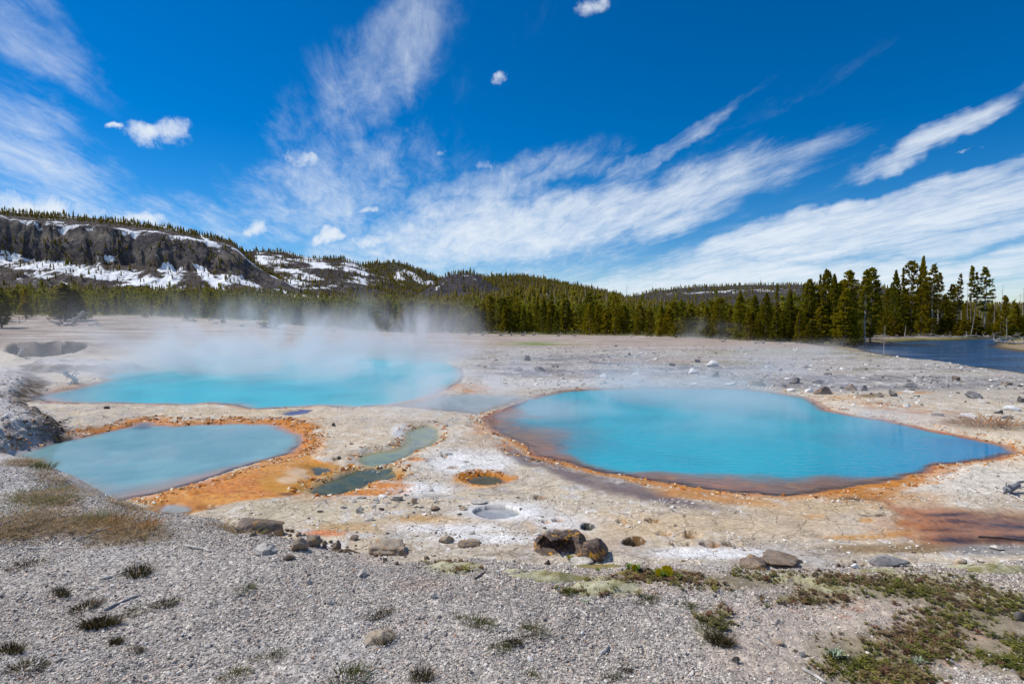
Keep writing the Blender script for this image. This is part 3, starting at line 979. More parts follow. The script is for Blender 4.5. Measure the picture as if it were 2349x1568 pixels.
# pale fan and the brown run-off to the right
lay((216, 200, 180), EL(1880, 1205, 280, 44) * flat * 0.95)
lay((196, 186, 174), EL(1740, 1190, 120, 22) * flat * 0.8)
for e in ((1870, 1188, 40, 14), (1990, 1192, 36, 8), (2040, 1225, 60, 9), (1960, 1232, 90, 7), (2000, 1160, 50, 10), (2080, 1205, 28, 22)):
    lay((218, 156, 70), EL(*e, 0.7, 0.9) * sst(-0.25, 0.2, n_b + 0.5 * n_h) * 0.85)
for e, c_, k_ in (((1640, 1200, 330, 40), (224, 196, 156), .7), ((1900, 1160, 200, 26), (222, 184, 132), .7), ((2080, 1140, 130, 18), (206, 148, 78), .75), ((1990, 1140, 70, 16), (196, 126, 44), .8), ((2120, 1200, 130, 34), (198, 134, 80), .7),
                  ((2200, 1240, 150, 16), (170, 124, 84), .7), ((1450, 1200, 200, 30), (224, 196, 156), .55), ((1100, 1010, 60, 40), (206, 172, 140), .5), ((720, 1140, 90, 16), (220, 160, 80), .5), ((560, 945, 260, 12), (228, 204, 166), .7), ((1000, 1195, 120, 14), (224, 178, 112), .6)):
    lay(c_, EL(*e, 0.8, 0.7) * flat * (0.55 + 0.45 * sst(-.2, .25, n_b + 0.5 * n_h)) * k_)
RUN = [(1985, 1128), (2060, 1150), (2140, 1158), (2230, 1166), (2349, 1172), (2800, 1190), (2900, 1262), (2349, 1252), (2260, 1240), (2190, 1252), (2120, 1258), (2085, 1222), (2060, 1192), (2015, 1160)]
mr = PG(RUN, 26, 46) * flat
lay((192, 122, 60), mr * 0.95)
lay((126, 96, 82), mr * sst(2080, 2250, X_) * 0.7)
n_d = fbm(gx * 0.9 + gy * 0.25, gy * 2.6, 4, 115)
lay((90, 66, 54), mr * sst(0.0, 0.3, n_h + n_d * 0.6) * 0.6)
lay((62, 48, 48), mr * sst(0.04, 0.34, n_d) * sst(2020, 2200, X_) * 0.9)
lay((200, 146, 106), mr * sst(0.06, 0.3, -n_d) * 0.5)
wet = np.maximum(wet, mr * 0.95)
lay((84, 66, 40), np.maximum(EL(1950, 1145, 60, 9), EL(2010, 1180, 60, 8)) * flat * sst(-0.1, 0.2, n_b + n_f) * 0.85)
lay((150, 122, 84), EL(2050, 1258, 200, 12) * flat * 0.8)
lay((150, 152, 156), EL(2290, 1262, 120, 14) * flat * 0.8)
# orange microbial mats of the left pool
MAT = [(285, 1146), (330, 1136), (400, 1122), (470, 1100), (540, 1078), (600, 1058), (655, 1044), (690, 1022), (706, 1025), (716, 1046), (745, 1058), (778, 1076), (768, 1088), (735, 1096),
       (702, 1120), (692, 1136), (640, 1142), (540, 1152), (470, 1172), (430, 1176), (390, 1160), (340, 1158)]
mm = PG(MAT, 5, 7)
lay((232, 160, 52), mm * 0.95)
lay((222, 130, 10), mm * sst(-0.15, 0.25, n_b + 0.6 * n_f + 0.2) * EL(560, 1120, 230, 45, 0.7) * 0.9)
lay((150, 88, 20), mm * sst(0.05, 0.35, n_h + 0.5 * n_f) * 0.55)
lay((236, 186, 120), mm * sst(0.08, 0.35, -n_h + 0.4 * n_b) * 0.5)
lay((206, 152, 20), mm * EL(650, 1110, 60, 32) * 0.6)
lay((226, 196, 158), mm * np.maximum(EL(690, 1085, 38, 16), EL(660, 1100, 30, 10)) * 0.85)
lay((214, 170, 136), mm * band(dL, 0.55) * (dL < 2) * 0.7)
lay((120, 70, 30), mm * EL(665, 1134, 32, 6) * 0.85)
wet = np.maximum(wet, mm * 0.7)
lay((220, 146, 76), np.maximum(band(dL, 0.75) * (dL < 2.5) * sst(60, 100, X_) * (Y_ < 1060) * np.where(X_ < 360, 0.95, 0.75), 0) * nobank)
lay((200, 122, 30), band(dL, 0.3) * (dL < 1.2) * (Y_ < 1045) * nobank * sst(-0.2, 0.2, n_b) * 0.8)
for e in ((690, 975, 55, 12), (708, 1010, 22, 34), (640, 968, 60, 8), (880, 1112, 70, 8), (850, 1130, 90, 8), (915, 1092, 16, 16), (955, 1053, 26, 5)):
    lay((214, 132, 44), EL(*e) * flat * 0.85)
for e in ((700, 985, 40, 16), (725, 1020, 24, 30), (660, 962, 80, 7), (745, 1062, 40, 9), (815, 1128, 60, 7), (900, 1120, 60, 9), (560, 968, 90, 4), (150, 1004, 90, 6), (240, 985, 60, 6), (1105, 985, 30, 14), (1160, 1022, 26, 16)):
    lay((226, 142, 40), EL(*e, 0.7, 0.9) * flat * sst(-0.15, 0.2, n_h + 0.4 * n_f) * 0.85)
lay((196, 132, 100), band(dF, 0.7) * (dF < 2) * (Y_ > 880) * 0.55)
lay((214, 150, 108), EL(1085, 892, 50, 13) * sst(-0.2, 0.2, n_b) * 0.8)
lay((226, 176, 120), np.maximum(EL(1108, 1104, 68, 22), EL(1060, 1100, 30, 12)) * 0.8)
lay((206, 132, 30), band(ps['ringed'], 0.35) * (ps['ringed'] < 1))
lay((196, 150, 60), band(ps['dark'], 0.3) * (ps['dark'] < 1) * 0.7)
lay((196, 140, 40), band(ps['corner'], 0.25) * (ps['corner'] < 1) * 0.9)
lay((180, 160, 120), band(ps['middle'], 0.16) * (ps['middle'] < 1) * 0.5)
lay((214, 140, 50), band(ps['lagoon'], 0.25) * (ps['lagoon'] < 1) * 0.8)
lay((214, 140, 30), EL(1290, 1222, 42, 8, 0.5) * 0.95)
lay((176, 124, 62), MK['hm'] * sst(-.3, .2, n_f + n_b) * 0.75)
lay((88, 66, 40), MK['hm'] * sst(0.05, .3, n_h) * 0.6)
# what lies under the clear water near the shores
lay((160, 116, 92), (dR < -0.12) * 1.0)
lay((118, 96, 98), (dR < -0.12) * sst(-0.05, 0.3, n_a + 0.5 * n_b) * 0.9)
lay((190, 130, 84), (dR < -0.02) * sst(0.22, 0.42, n_b - 0.3 * n_a) * 0.8)
lay((206, 168, 142), (dL < -0.05) * 0.9)
lay((200, 176, 158), (dF < -0.05) * 0.9)
lay((196, 186, 176), (ps['shallow'] < 0) * 0.9)
lay((176, 138, 112), (ps['shallow'] < 0) * sst(0.05, 0.3, n_b) * 0.6)
lay((176, 170, 120), (ps['middle'] < 0) * 0.95)
lay((128, 118, 66), (ps['dark'] < -0.03) * 0.95)
lay((58, 70, 60), (ps['dark'] < -0.1) * sst(-0.12, 0.12, n_b + 0.5 * n_f) * 0.9)
lay((90, 78, 40), (ps['corner'] < -0.03) * 0.9)
lay((104, 84, 30), (ps['ringed'] < -0.03) * 0.95)
lay((176, 178, 178), (ps['grey'] < -0.02) * 0.9)
lay((44, 50, 44), (ps['hole'] < 0.03) * 0.9)
lay((120, 88, 40), (ps['brown'] < 0.03) * 0.95)
lay((60, 60, 120), (ps['blue'] < 0) * 0.9)
for k in ps:
    wet = np.maximum(wet, (1 - sst(0.0, 0.25, ps[k])) * 0.8)
# left ledges: chalky gravel on top, earthy broken edges with shade painted low on their faces
lm = 1 - sst(0.0, 0.9, md)
lay((206, 204, 206), lm * 0.9)
lay((150, 138, 128), lm * sst(0.0, 0.35, n_b + 0.4 * n_a) * 0.7)
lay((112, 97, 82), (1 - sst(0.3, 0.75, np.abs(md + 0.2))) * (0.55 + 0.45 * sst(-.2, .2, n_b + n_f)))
lay((84, 68, 52), (1 - sst(0.15, 0.5, np.abs(md + 0.12))) * sst(-0.25, 0.2, n_b - 0.4 * n_f) * 0.9)  # darker brown stands in for shade on the lower ledge face
lay((170, 160, 154), sst(330, 180, X_) * sst(1e-3, 1, q) * (q < 60) * (q > 14) * (md > 0.6) * nobank * (dF > 0.7) * (dL > 1.0) * 0.0)
lay((60, 50, 42), (1 - sst(-0.05, 0.25, dpit)) * 0.97)
grav = np.maximum(grav, lm * 0.5)
# foreground bank: pale gravel, brown soil and moss to the right and at the left
bk = 1 - sst(-0.2, 0.9, sb)
lay((152, 140, 128), (1 - sst(1.0, 2.4, sb)) * 0.9)
lay((194, 186, 179), bk)
grav = np.maximum(grav * (1 - bk), bk * (0.75 + 0.25 * sst(-0.3, 0.2, n_a)))
lay((164, 156, 150), bk * sst(0.0, 0.35, n_a + 0.3 * n_b) * 0.7)
lay((206, 203, 203), bk * np.maximum(EL(180, 1095, 330, 60), sst(0.05, 0.35, -n_a) * 0.7) * 0.8)
lay((176, 160, 146), bk * EL(960, 1340, 90, 22) * 0.8)
soil = bk * np.maximum.reduce([EL(2150, 1420, 520, 150), EL(1760, 1500, 160, 90) * 0.8, EL(1420, 1330, 330, 40), EL(880, 1275, 120, 25)])
lay((204, 188, 172), soil * 0.9)
grav = grav * (1 - 0.55 * soil)
VEG = [(2000, 1345, 330, 42), (2260, 1400, 180, 90), (1700, 1335, 170, 24), (1560, 1325, 110, 20), (1640, 1420, 55, 55), (2080, 1490, 190, 50), (2300, 1500, 130, 60), (1350, 1355, 120, 16),
       (1420, 1330, 100, 14), (1040, 1300, 75, 18), (1870, 1370, 200, 25), (2000, 1545, 200, 40)]
veg = bk * np.maximum.reduce([EL(*e, 0.7, 0.8) for e in VEG])
lay((140, 128, 96), veg * 0.75)
lay((196, 194, 140), veg * sst(0.05, 0.3, n_a - 0.4 * n_b) * 0.75)
GRASS = [(160, 1205, 190, 38), (110, 1145, 90, 24), (40, 1215, 110, 30), (300, 1225, 120, 22), (60, 1060, 60, 10)]
gra = bk * np.maximum.reduce([EL(*e, 0.7, 0.8) for e in GRASS])
lay((140, 122, 98), gra * 0.75)
grav = grav * (1 - 0.6 * np.maximum(veg, gra))
lay((196, 120, 70), soil * sst(0.30, 0.42, n_b - 0.5 * n_a) * (1 - veg) * 0.6)
col = np.clip(col * ALB, 0, 0.9)
wet = wet * (1 - bk)

i0 = np.arange(nR_ - 1)[:, None] * nA_ + np.arange(nA_ - 1)[None, :]
quads = np.stack([i0, i0 + nA_, i0 + nA_ + 1, i0 + 1], -1).reshape(-1, 4)
# close the ring behind the camera
j0 = np.arange(nR_ - 1) * nA_ + nA_ - 1
quads = np.concatenate([quads, np.stack([j0, j0 + nA_, j0 + 1, j0 + 1 - nA_], -1)])
quads = quads[:, ::-1]
me = npmesh('ground', np.stack([gx, gy, gz], 1), quads)
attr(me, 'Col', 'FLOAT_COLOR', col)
attr(me, 'gravel', 'FLOAT', grav)
attr(me, 'wet', 'FLOAT', wet)
smooth(me)
ground = tag(obj('ground', me, M_GROUND), 'pale sinter and gravel ground around the hot springs', kind='structure')

# ------------------------------------------------------------------ hot spring water and the river
wa_i = np.arange(30, 710, 2)
wr_i = np.arange(150, 830, 2)


def water(name, key, sdv, level, matl, paint, label, kind='structure', reach=0.5):
    sel = (sdv < reach).reshape(nR_, nA_)
    sub = sel[::2, ::2] if key in ('river', 'far', 'right', 'left') else sel
    st = 2 if key in ('river', 'far', 'right', 'left') else 1
    R_, A_ = sub.shape
    idx = (np.arange(R_) * st)[:, None] * nA_ + (np.arange(A_) * st)[None, :]
    f = sub[:-1, :-1] | sub[1:, :-1] | sub[:-1, 1:] | sub[1:, 1:]
    f[:, :2] = False
    f[:, -2:] = False
    Q = np.stack([idx[:-1, :-1], idx[:-1, 1:], idx[1:, 1:], idx[1:, :-1]], -1)[f]
    used, inv = np.unique(Q, return_inverse=True)
    V = np.stack([gx[used], gy[used], np.full(len(used), level)], 1)
    me_ = npmesh(name, V, inv.reshape(-1, 4))
    c, a = paint(used, sdv[used])
    if key in ('right', 'far', 'left'):
        floor = col[used] * np.array((0.80, 0.86, 0.94))
        c = mixc(floor, c, a / 0.98)
        a = sst(0.0, 0.30, -sdv[used]) * 0.96
    attr(me_, 'Col', 'FLOAT_COLOR', np.clip(c, 0, 0.9))
    attr(me_, 'alpha', 'FLOAT', np.clip(a, 0, 1))
    smooth(me_)
    return tag(obj(name, me_, matl), label, kind=kind)


def mixc(a, b, m):
    m = np.clip(m, 0, 1)[:, None]
    return np.asarray(a) * (1 - m) + np.asarray(b) * m


DX, DY = toD(gx, gy, np.zeros_like(gx))


def EW(u, cx, cy_, rx_, ry_, warp=0.35):
    d = np.hypot((DX[u] - cx) / rx_, (DY[u] - cy_) / ry_) + warp * n_a[u]
    return 1 - sst(0.3, 1.2, d)


def p_right(u, d):
    c = np.tile(np.array((0.005, 0.355, 0.475)), (len(u), 1))
    c = mixc(c, (0.002, 0.23, 0.46), sst(1750, 2300, DX[u] + 60 * n_a[u]))
    c = mixc(c, (0.003, 0.35, 0.46), sst(0.1, 0.4, n_c[u] + n_a[u] * 0.6) * 0.5)
    c = mixc(c, (0.060, 0.19, 0.27), EW(u, 1270, 1000, 150, 60) * 0.7)
    c = mixc(c, (0.17, 0.33, 0.42), EW(u, 1230, 935, 130, 40) * 0.6)
    w = 0.6 + 2.6 * np.maximum(EW(u, 1230, 1000, 150, 60), EW(u, 1700, 1115, 360, 40)) + 0.7 * EW(u, 1600, 893, 500, 8) + 1.5 * EW(u, 1150, 960, 80, 40)
    w = w * (1 - 0.5 * sst(1850, 2050, DX[u]))
    a = sst(0.05, 1.0, (-d) / w + 0.35 * n_a[u] * (d < -0.2))
    return c, a * 0.98


def p_far(u, d):
    c = np.tile(np.array((0.014, 0.42, 0.535)), (len(u), 1))
    c = mixc(c, (0.008, 0.40, 0.48), sst(0.0, 0.35, n_c[u] + n_b[u] * 0.4) * 0.7)
    c = mixc(c, (0.16, 0.34, 0.43), 1 - sst(110, 330, DX[u]))
    return c, sst(0.0, 1.0, -d / (0.9 + 0.6 * n_a[u])) * 0.98


def p_left(u, d):
    c = np.tile(np.array((0.180, 0.345, 0.385)), (len(u), 1))
    c = mixc(c, (0.23, 0.43, 0.45), sst(0, 0.3, n_a[u]) * 0.6)
    c = mixc(c, (0.08, 0.13, 0.16), EW(u, 325, 976, 32, 11))
    w = 0.45 + 1.1 * sst(1040, 1120, DY[u])
    return c, sst(-0.1, 1.0, -d / w) * 0.97


def flatp(c0, a0, w, c1=None):
    def f(u, d):
        c = np.tile(np.array(c0, float), (len(u), 1))
        if c1 is not None:
            c = mixc(c, c1, sst(-0.1, 0.25, n_b[u] + 0.3 * n_f[u]))
        return c, sst(0.0, 1.0, -d / w) * a0
    return f


water('hot_spring_pool', 'right', dR, 0.004, M_POOL, p_right, 'large bright turquoise pool on the right with orange rim')
water('hot_spring_pool', 'far', dF, 0.0, M_POOL, p_far, 'steaming turquoise pool behind the pale blue one')
water('hot_spring_pool', 'left', dL, 0.002, M_POOL_SMALL, p_left, 'milky pale blue pool beside the orange mat')
water('hot_spring_pool', 'shallow', ps['shallow'], -0.006, M_POOL_SMALL, flatp((0.30, 0.42, 0.46), 0.5, 0.9, (0.22, 0.36, 0.42)), 'shallow steaming overflow between two turquoise pools')
water('hot_spring_pool', 'middle', ps['middle'], -0.012, M_POOL_SMALL, flatp((0.30, 0.36, 0.25), 0.7, 0.25, (0.22, 0.30, 0.28)), 'narrow pale green pool in the white sinter')
water('hot_spring_pool', 'dark', ps['dark'], -0.016, M_POOL_SMALL, flatp((0.10, 0.15, 0.10), 0.45, 0.28, (0.16, 0.17, 0.07)), 'dark green clear pool edged in orange')
for k_, c_, a_, lb in (('corner', (0.09, 0.13, 0.10), .45, 'tiny dark pool within the orange mat'), ('ringed', (0.12, 0.12, 0.04), .4, 'small round olive pool ringed in orange'),
                       ('lagoon', (0.36, 0.42, 0.44), .8, 'small whitish pool below the gravel bank'), ('inlet', (0.10, 0.16, 0.20), .7, 'tiny dark inlet at the foot of the orange mat'),
                       ('blue', (0.05, 0.06, 0.24), .8, 'tiny deep blue pool on the sinter strip')):
    water('hot_spring_pool', k_, ps[k_], 0.012 if k_ != 'blue' else 0.004, M_POOL_SMALL, flatp(c_, a_, 0.14), lb)
water('hot_spring_pool', 'grey', ps['grey'], 0.045, M_POOL_SMALL, flatp((0.30, 0.34, 0.36), .85, 0.14, (0.42, 0.45, 0.46)), 'small grey pool in white sinter', reach=0.3)
water('hot_spring_pool', 'hole', ps['hole'], 0.02, M_POOL_SMALL, flatp((0.02, 0.03, 0.02), .8, 0.2), 'tiny black water hole behind the dark boulder', reach=0.2)
water('hot_spring_pool', 'brown', ps['brown'], -0.05, M_POOL_SMALL, flatp((0.10, 0.07, 0.02), .5, 0.3), 'small brown water hole right of the dark boulder', reach=0.2)
water('river', 'river', sr, RIVER_Z, M_RIVER, lambda u, d: (np.tile(np.array((0.01, 0.02, 0.03)), (len(u), 1)), sst(0.3, -2.0, d) * 0.97), 'dark blue river bending behind the flat', reach=0.9)

# ------------------------------------------------------------------ hills
FOREST_PTS = []       # far trees are gathered here and built as one mass


def hill(name, label, crest, d_foot, d_crest, foot_E, prof, cols, rows, amp, paint, tree_density=None, nf=0.010, seed=0, n_try=0, tree_h=(6, 10)):
    crest = np.asarray(crest, float)
    u = np.linspace(crest[0, 0], crest[-1, 0], cols)
    yc = np.interp(u, crest[:, 0], crest[:, 1])
    kern = np.ones(9) / 9
    yc = np.convolve(np.pad(yc, 4, mode='edge'), kern, 'valid')
    a = (u - CX) / F
    v = np.concatenate([np.linspace(0, 1, rows), np.linspace(1.02, 1.7, 14)])
    pr = np.interp(v, [p[0] for p in prof], [p[1] for p in prof])
    UU, VV = np.meshgrid(np.arange(cols), v, indexing='xy')
    zc = CAM_H + (720 - yc) / F * d_crest
    zf = CAM_H + (720 - interp(u, foot_E)) / F * d_foot - 6

    def surf(ui, vv):
        aa = np.interp(ui, np.arange(cols), a)
        zcc = np.interp(ui, np.arange(cols), zc)
        zff = np.interp(ui, np.arange(cols), zf)
        vb = vv
        xx = aa * d_crest
        sh = fbm(xx * 0.02, vv * 2.0, 4, seed + 3) + 0.32 * (0.5 - np.abs(fbm(xx * 0.03 + 2 * fbm(xx * .006, vv, 2, seed), vv * 5.0, 4, seed + 4)) * 2.4)
        vs = vv + 0.085 * sh * np.clip(1 - vv, 0, 1) * np.clip(vv * 5, 0, 1)
        p = np.interp(vs, [q_[0] for q_ in prof], [q_[1] for q_ in prof])
        yy = d_foot + (d_crest - d_foot) * vv
        zz = zff + (zcc - zff) * p
        X = aa * yy
        nz = fbm(X * nf, yy * nf, 5, seed, 0.55)
        zz = zz + amp * nz * np.clip(vb * 6, 0, 1) * np.clip(1.08 - vb, 0.08, 1)
        return X, yy, zz
    X, Yy, Zz = surf(UU, VV)
    V = np.stack([X.ravel(), Yy.ravel(), Zz.ravel()], 1)
    R_, A_ = X.shape
    i = np.arange(R_ - 1)[:, None] * A_ + np.arange(A_ - 1)[None, :]
    Q = np.stack([i, i + 1, i + A_ + 1, i + A_], -1).reshape(-1, 4)
    me_ = npmesh(name, V, Q)
    XD, YD = toD(V[:, 0], V[:, 1], V[:, 2])
    nn = fbm(V[:, 0] * 0.02, V[:, 1] * 0.02 + V[:, 2] * 0.03, 4, seed + 7)
    c_, sn = paint(XD, YD, VV.ravel(), nn)
    attr(me_, 'Col', 'FLOAT_COLOR', np.clip(c_ * 0.8, 0, 1))
    attr(me_, 'snow', 'FLOAT', sn)
    smooth(me_)
    o = tag(obj(name, me_, M_HILL), label, kind='structure')
    if n_try:
        g = np.random.default_rng(seed + 100)
        ui = g.uniform(0, cols - 1, n_try)
        vv = g.uniform(0.0, 1.02, n_try)
        tx, ty, tz = surf(ui, vv)
        tX, tY = toD(tx, ty, tz)
        nn = fbm(tx * 0.02, ty * 0.02 + tz * 0.03, 4, seed + 7)
        pr_ = tree_density(tX, tY, vv, nn)
        k = g.uniform(0, 1, n_try) < pr_
        hgt = g.uniform(tree_h[0], tree_h[1], n_try) * np.where(g.uniform(0, 1, n_try) < 0.06, 1.5, 1)
        FOREST_PTS.append(np.stack([tx[k], ty[k], tz[k] - 0.3, hgt[k]], 1))
    return o


def ell(X, Y, *es):
    out = np.zeros(X.shape)
    for (cx, cy_, rx_, ry_, ang) in es:
        ca, sa = math.cos(math.radians(ang)), math.sin(math.radians(ang))
        ux, uy = X - cx, Y - cy_
        d = np.hypot((ux * ca - uy * sa) / rx_, (ux * sa + uy * ca) / ry_)
        out = np.maximum(out, 1 - sst(0.4, 1.15, d))
    return out


def cA(c, n):
    return np.tile(np.array(s(*c)), (n, 1))


SNOW1 = ((60, 606, 130, 22, -6), (180, 618, 130, 22, -10), (290, 634, 110, 20, -6), (390, 640, 60, 22, 30), (385, 628, 30, 30, 60), (475, 630, 60, 18, -45), (560, 640, 60, 12, -30), (530, 640, 70, 18, 0),
         (60, 487, 90, 5, -4), (165, 496, 90, 4, -3), (270, 506, 70, 4, -8), (400, 525, 60, 4, -10), (485, 560, 50, 6, -45), (505, 575, 30, 5, -55), (600, 640, 80, 12, -28), (250, 590, 18, 26, 20), (130, 570, 70, 12, -20), (30, 560, 40, 10, 0), (20, 578, 40, 5, 0))


def paint1(X, Y, v, n):
    c = cA((122, 112, 108), len(X))
    c = mixc(c, s(122, 116, 118), sst(0.43, 0.47, v) * (1 - sst(0.55, 0.62, v)))
    c = mixc(c, s(160, 150, 142), sst(0.43, 0.47, v) * (1 - sst(0.55, 0.62, v)) * sst(0.05, 0.3, n))
    c = mixc(c, s(96, 92, 70), sst(0.6, 0.8, v) * 0.5)
    sn = ell(X, Y, *SNOW1) * 0.42 + n * 0.60 + 0.19
    sn = np.where(v < 0.43, sn + 0.16 * (1 - sst(0.08, 0.35, v)), sn)
    sn = sn + 0.30 * ell(X, Y, (490, 575, 60, 7, -52), (470, 628, 55, 10, -45), (600, 635, 90, 8, -30), (385, 610, 14, 36, 20), (225, 600, 12, 26, 30), (520, 600, 40, 6, -40), (330, 590, 30, 8, 20))
    sn = sn + 0.34 * (1 - sst(0.02, 0.09, np.abs(v - 0.56)))
    sn = np.where((v > 0.44) & (v < 0.53), sn * 0.4, sn)
    return c, sn


def dens1(X, Y, v, n):
    top = sst(0.66, 0.76, v) * 0.9
    tal = (v < 0.52) * np.clip(ell(X, Y, (110, 575, 160, 32, -10), (275, 575, 26, 50, 0), (395, 570, 60, 50, 0), (500, 600, 60, 30, 0)) * 1.0 + 0.14, 0, 1)
    return np.maximum(top, tal) + (v < 0.12) * 0.5


hill('hill', 'flat-topped dark cliff with snow on its talus', [(-700, 430), (-200, 465), (0, 482), (100, 492), (200, 500), (300, 511), (400, 524), (470, 540), (530, 552), (548, 566), (575, 592), (600, 615), (640, 640), (690, 662)],
     610, 900, [(-900, 668), (600, 668), (900, 676)], [(0, 0), (0.42, 0.34), (0.465, 0.52), (0.485, 0.57), (0.535, 0.745), (1, 1), (1.7, 0.9)], 640, 150, 9, paint1, dens1, 0.03, 11, 5200, (5, 8))


def paint2(X, Y, v, n):
    c = mixc(cA((100, 92, 92), len(X)), s(112, 104, 88), sst(0, 0.3, n))
    sn = 0.30 + n * 0.55 + ell(X, Y, (640, 595, 60, 14, -10), (600, 590, 20, 14, 0), (720, 600, 60, 16, -25), (690, 630, 110, 12, -18), (660, 645, 100, 10, -10), (800, 612, 30, 18, -50), (830, 630, 18, 22, 0)) * 0.27 - 0.02
    return c, sn - (X > 900) * 0.2


hill('hill', 'snow-streaked dark hill beside the cliff', [(420, 640), (500, 590), (560, 577), (600, 577), (650, 577), (700, 590), (740, 593), (790, 592), (820, 604), (860, 622), (900, 640), (960, 662), (1010, 680)],
     720, 1100, [(0, 672), (1200, 676)], [(0, 0), (0.5, 0.42), (1, 1), (1.7, 0.7)], 260, 110, 16, paint2,
     lambda X, Y, v, n: 0.10 + 0.6 * sst(0.88, 0.98, v) + 0.35 * sst(0.0, 0.3, -n) + 0.25 * (X > 840), 0.012, 23, 4200, (5, 9))


def paint3(X, Y, v, n):
    c = mixc(cA((98, 92, 84), len(X)), s(86, 86, 58), sst(-0.1, 0.25, n))
    return c, 0.22 + n * 0.35 + ell(X, Y, (915, 640, 16, 26, 0), (950, 635, 40, 8, -35), (985, 650, 14, 10, 0)) * 0.5


hill('hill', 'rounded wooded hill with a few snow gullies', [(740, 660), (800, 618), (840, 606), (880, 603), (915, 602), (950, 614), (990, 630), (1040, 650), (1100, 668), (1160, 690)],
     900, 1350, [(0, 676), (1200, 682)], [(0, 0), (0.5, 0.45), (1, 1), (1.7, 0.7)], 200, 90, 16, paint3,
     lambda X, Y, v, n: 0.45 + 0.4 * sst(0.85, 0.97, v) + 0.3 * n, 0.012, 31, 3800, (6, 10))


def paint4(X, Y, v, n):
    c = mixc(cA((104, 98, 102), len(X)), s(84, 80, 84), sst(0, 0.3, n))
    return c, 0.16 + n * 0.35 + ell(X, Y, (1010, 655, 34, 5, 35), (1060, 632, 40, 3, 0), (1090, 640, 14, 4, 0)) * 0.26


hill('hill', 'bare grey rocky knob in the middle of the ridge', [(940, 690), (985, 660), (1010, 642), (1030, 631), (1060, 628), (1095, 631), (1106, 640), (1130, 655), (1180, 680), (1210, 695)],
     640, 860, [(0, 690), (1300, 692)], [(0, 0), (0.5, 0.55), (0.8, 0.95), (1, 1), (1.7, 0.8)], 140, 80, 6, paint4,
     lambda X, Y, v, n: 0.22 + 0.8 * sst(0.8, 0.95, v) + 0.5 * (v < 0.2), 0.02, 37, 900, (5, 8))


def paint5(X, Y, v, n):
    c = mixc(cA((94, 90, 66), len(X)), s(108, 98, 92), sst(0.1, 0.35, n))
    c = mixc(c, s(110, 98, 94), ell(X, Y, (1250, 685, 60, 14, 0), (1320, 690, 50, 12, 0)))
    return c, 0.15 + n * 0.42 + ell(X, Y, (1240, 668, 30, 4, -25), (1215, 690, 12, 10, 0), (1330, 645, 60, 4, -12)) * 0.35


hill('hill', 'long olive wooded ridge sloping down to the gap', [(930, 690), (985, 655), (1040, 643), (1080, 637), (1130, 633), (1180, 632), (1230, 636), (1280, 646), (1330, 656), (1400, 672), (1440, 684), (1520, 700), (1600, 712)],
     760, 1500, [(0, 690), (1700, 705)], [(0, 0), (0.5, 0.5), (1, 1), (1.7, 0.7)], 300, 100, 18, paint5,
     lambda X, Y, v, n: 0.75 - 0.8 * sst(0.15, 0.35, n), 0.008, 41, 6500, (7, 11))
hill('hill', 'low wooded spur with a bare patch in front of the ridge', [(860, 716), (960, 700), (1050, 694), (1140, 684), (1200, 674), (1250, 672), (1300, 682), (1360, 698), (1440, 716), (1520, 728)],
     330, 620, [(0, 722), (1700, 726)], [(0, 0), (0.5, 0.55), (1, 1), (1.7, 0.6)], 240, 80, 8, paint5,
     lambda X, Y, v, n: 0.9 - 0.75 * ell(X, Y, (1250, 685, 55, 12, 0)) - 0.4 * sst(0.2, 0.4, n), 0.012, 43, 3000, (7, 11))


def paint6(X, Y, v, n):
    c = mixc(cA((104, 98, 98), len(X)), s(92, 90, 66), sst(-0.1, 0.25, n))
    return c, 0.17 + n * 0.42 + ell(X, Y, (1700, 668, 200, 6, 2), (1400, 684, 40, 4, 0), (1850, 668, 120, 7, 0)) * 0.22


hill('hill', 'far grey-green wooded ridge on the right', [(1290, 712), (1380, 692), (1430, 684), (1500, 669), (1560, 663), (1620, 659), (1700, 656), (1800, 655), (1900, 655), (2000, 657), (2060, 668), (2130, 690), (2250, 700), (2500, 698), (2900, 690), (3300, 700)],
     900, 1600, [(0, 706), (1500, 712), (3400, 714)], [(0, 0), (0.5, 0.55), (0.85, 0.96), (1, 1), (1.7, 0.8)], 420, 90, 14, paint6,
     lambda X, Y, v, n: (0.40 + 0.6 * sst(0.84, 0.93, v) + 0.5 * n) * np.where(X > 2100, 1.2, 1), 0.009, 47, 7500, (7, 11))
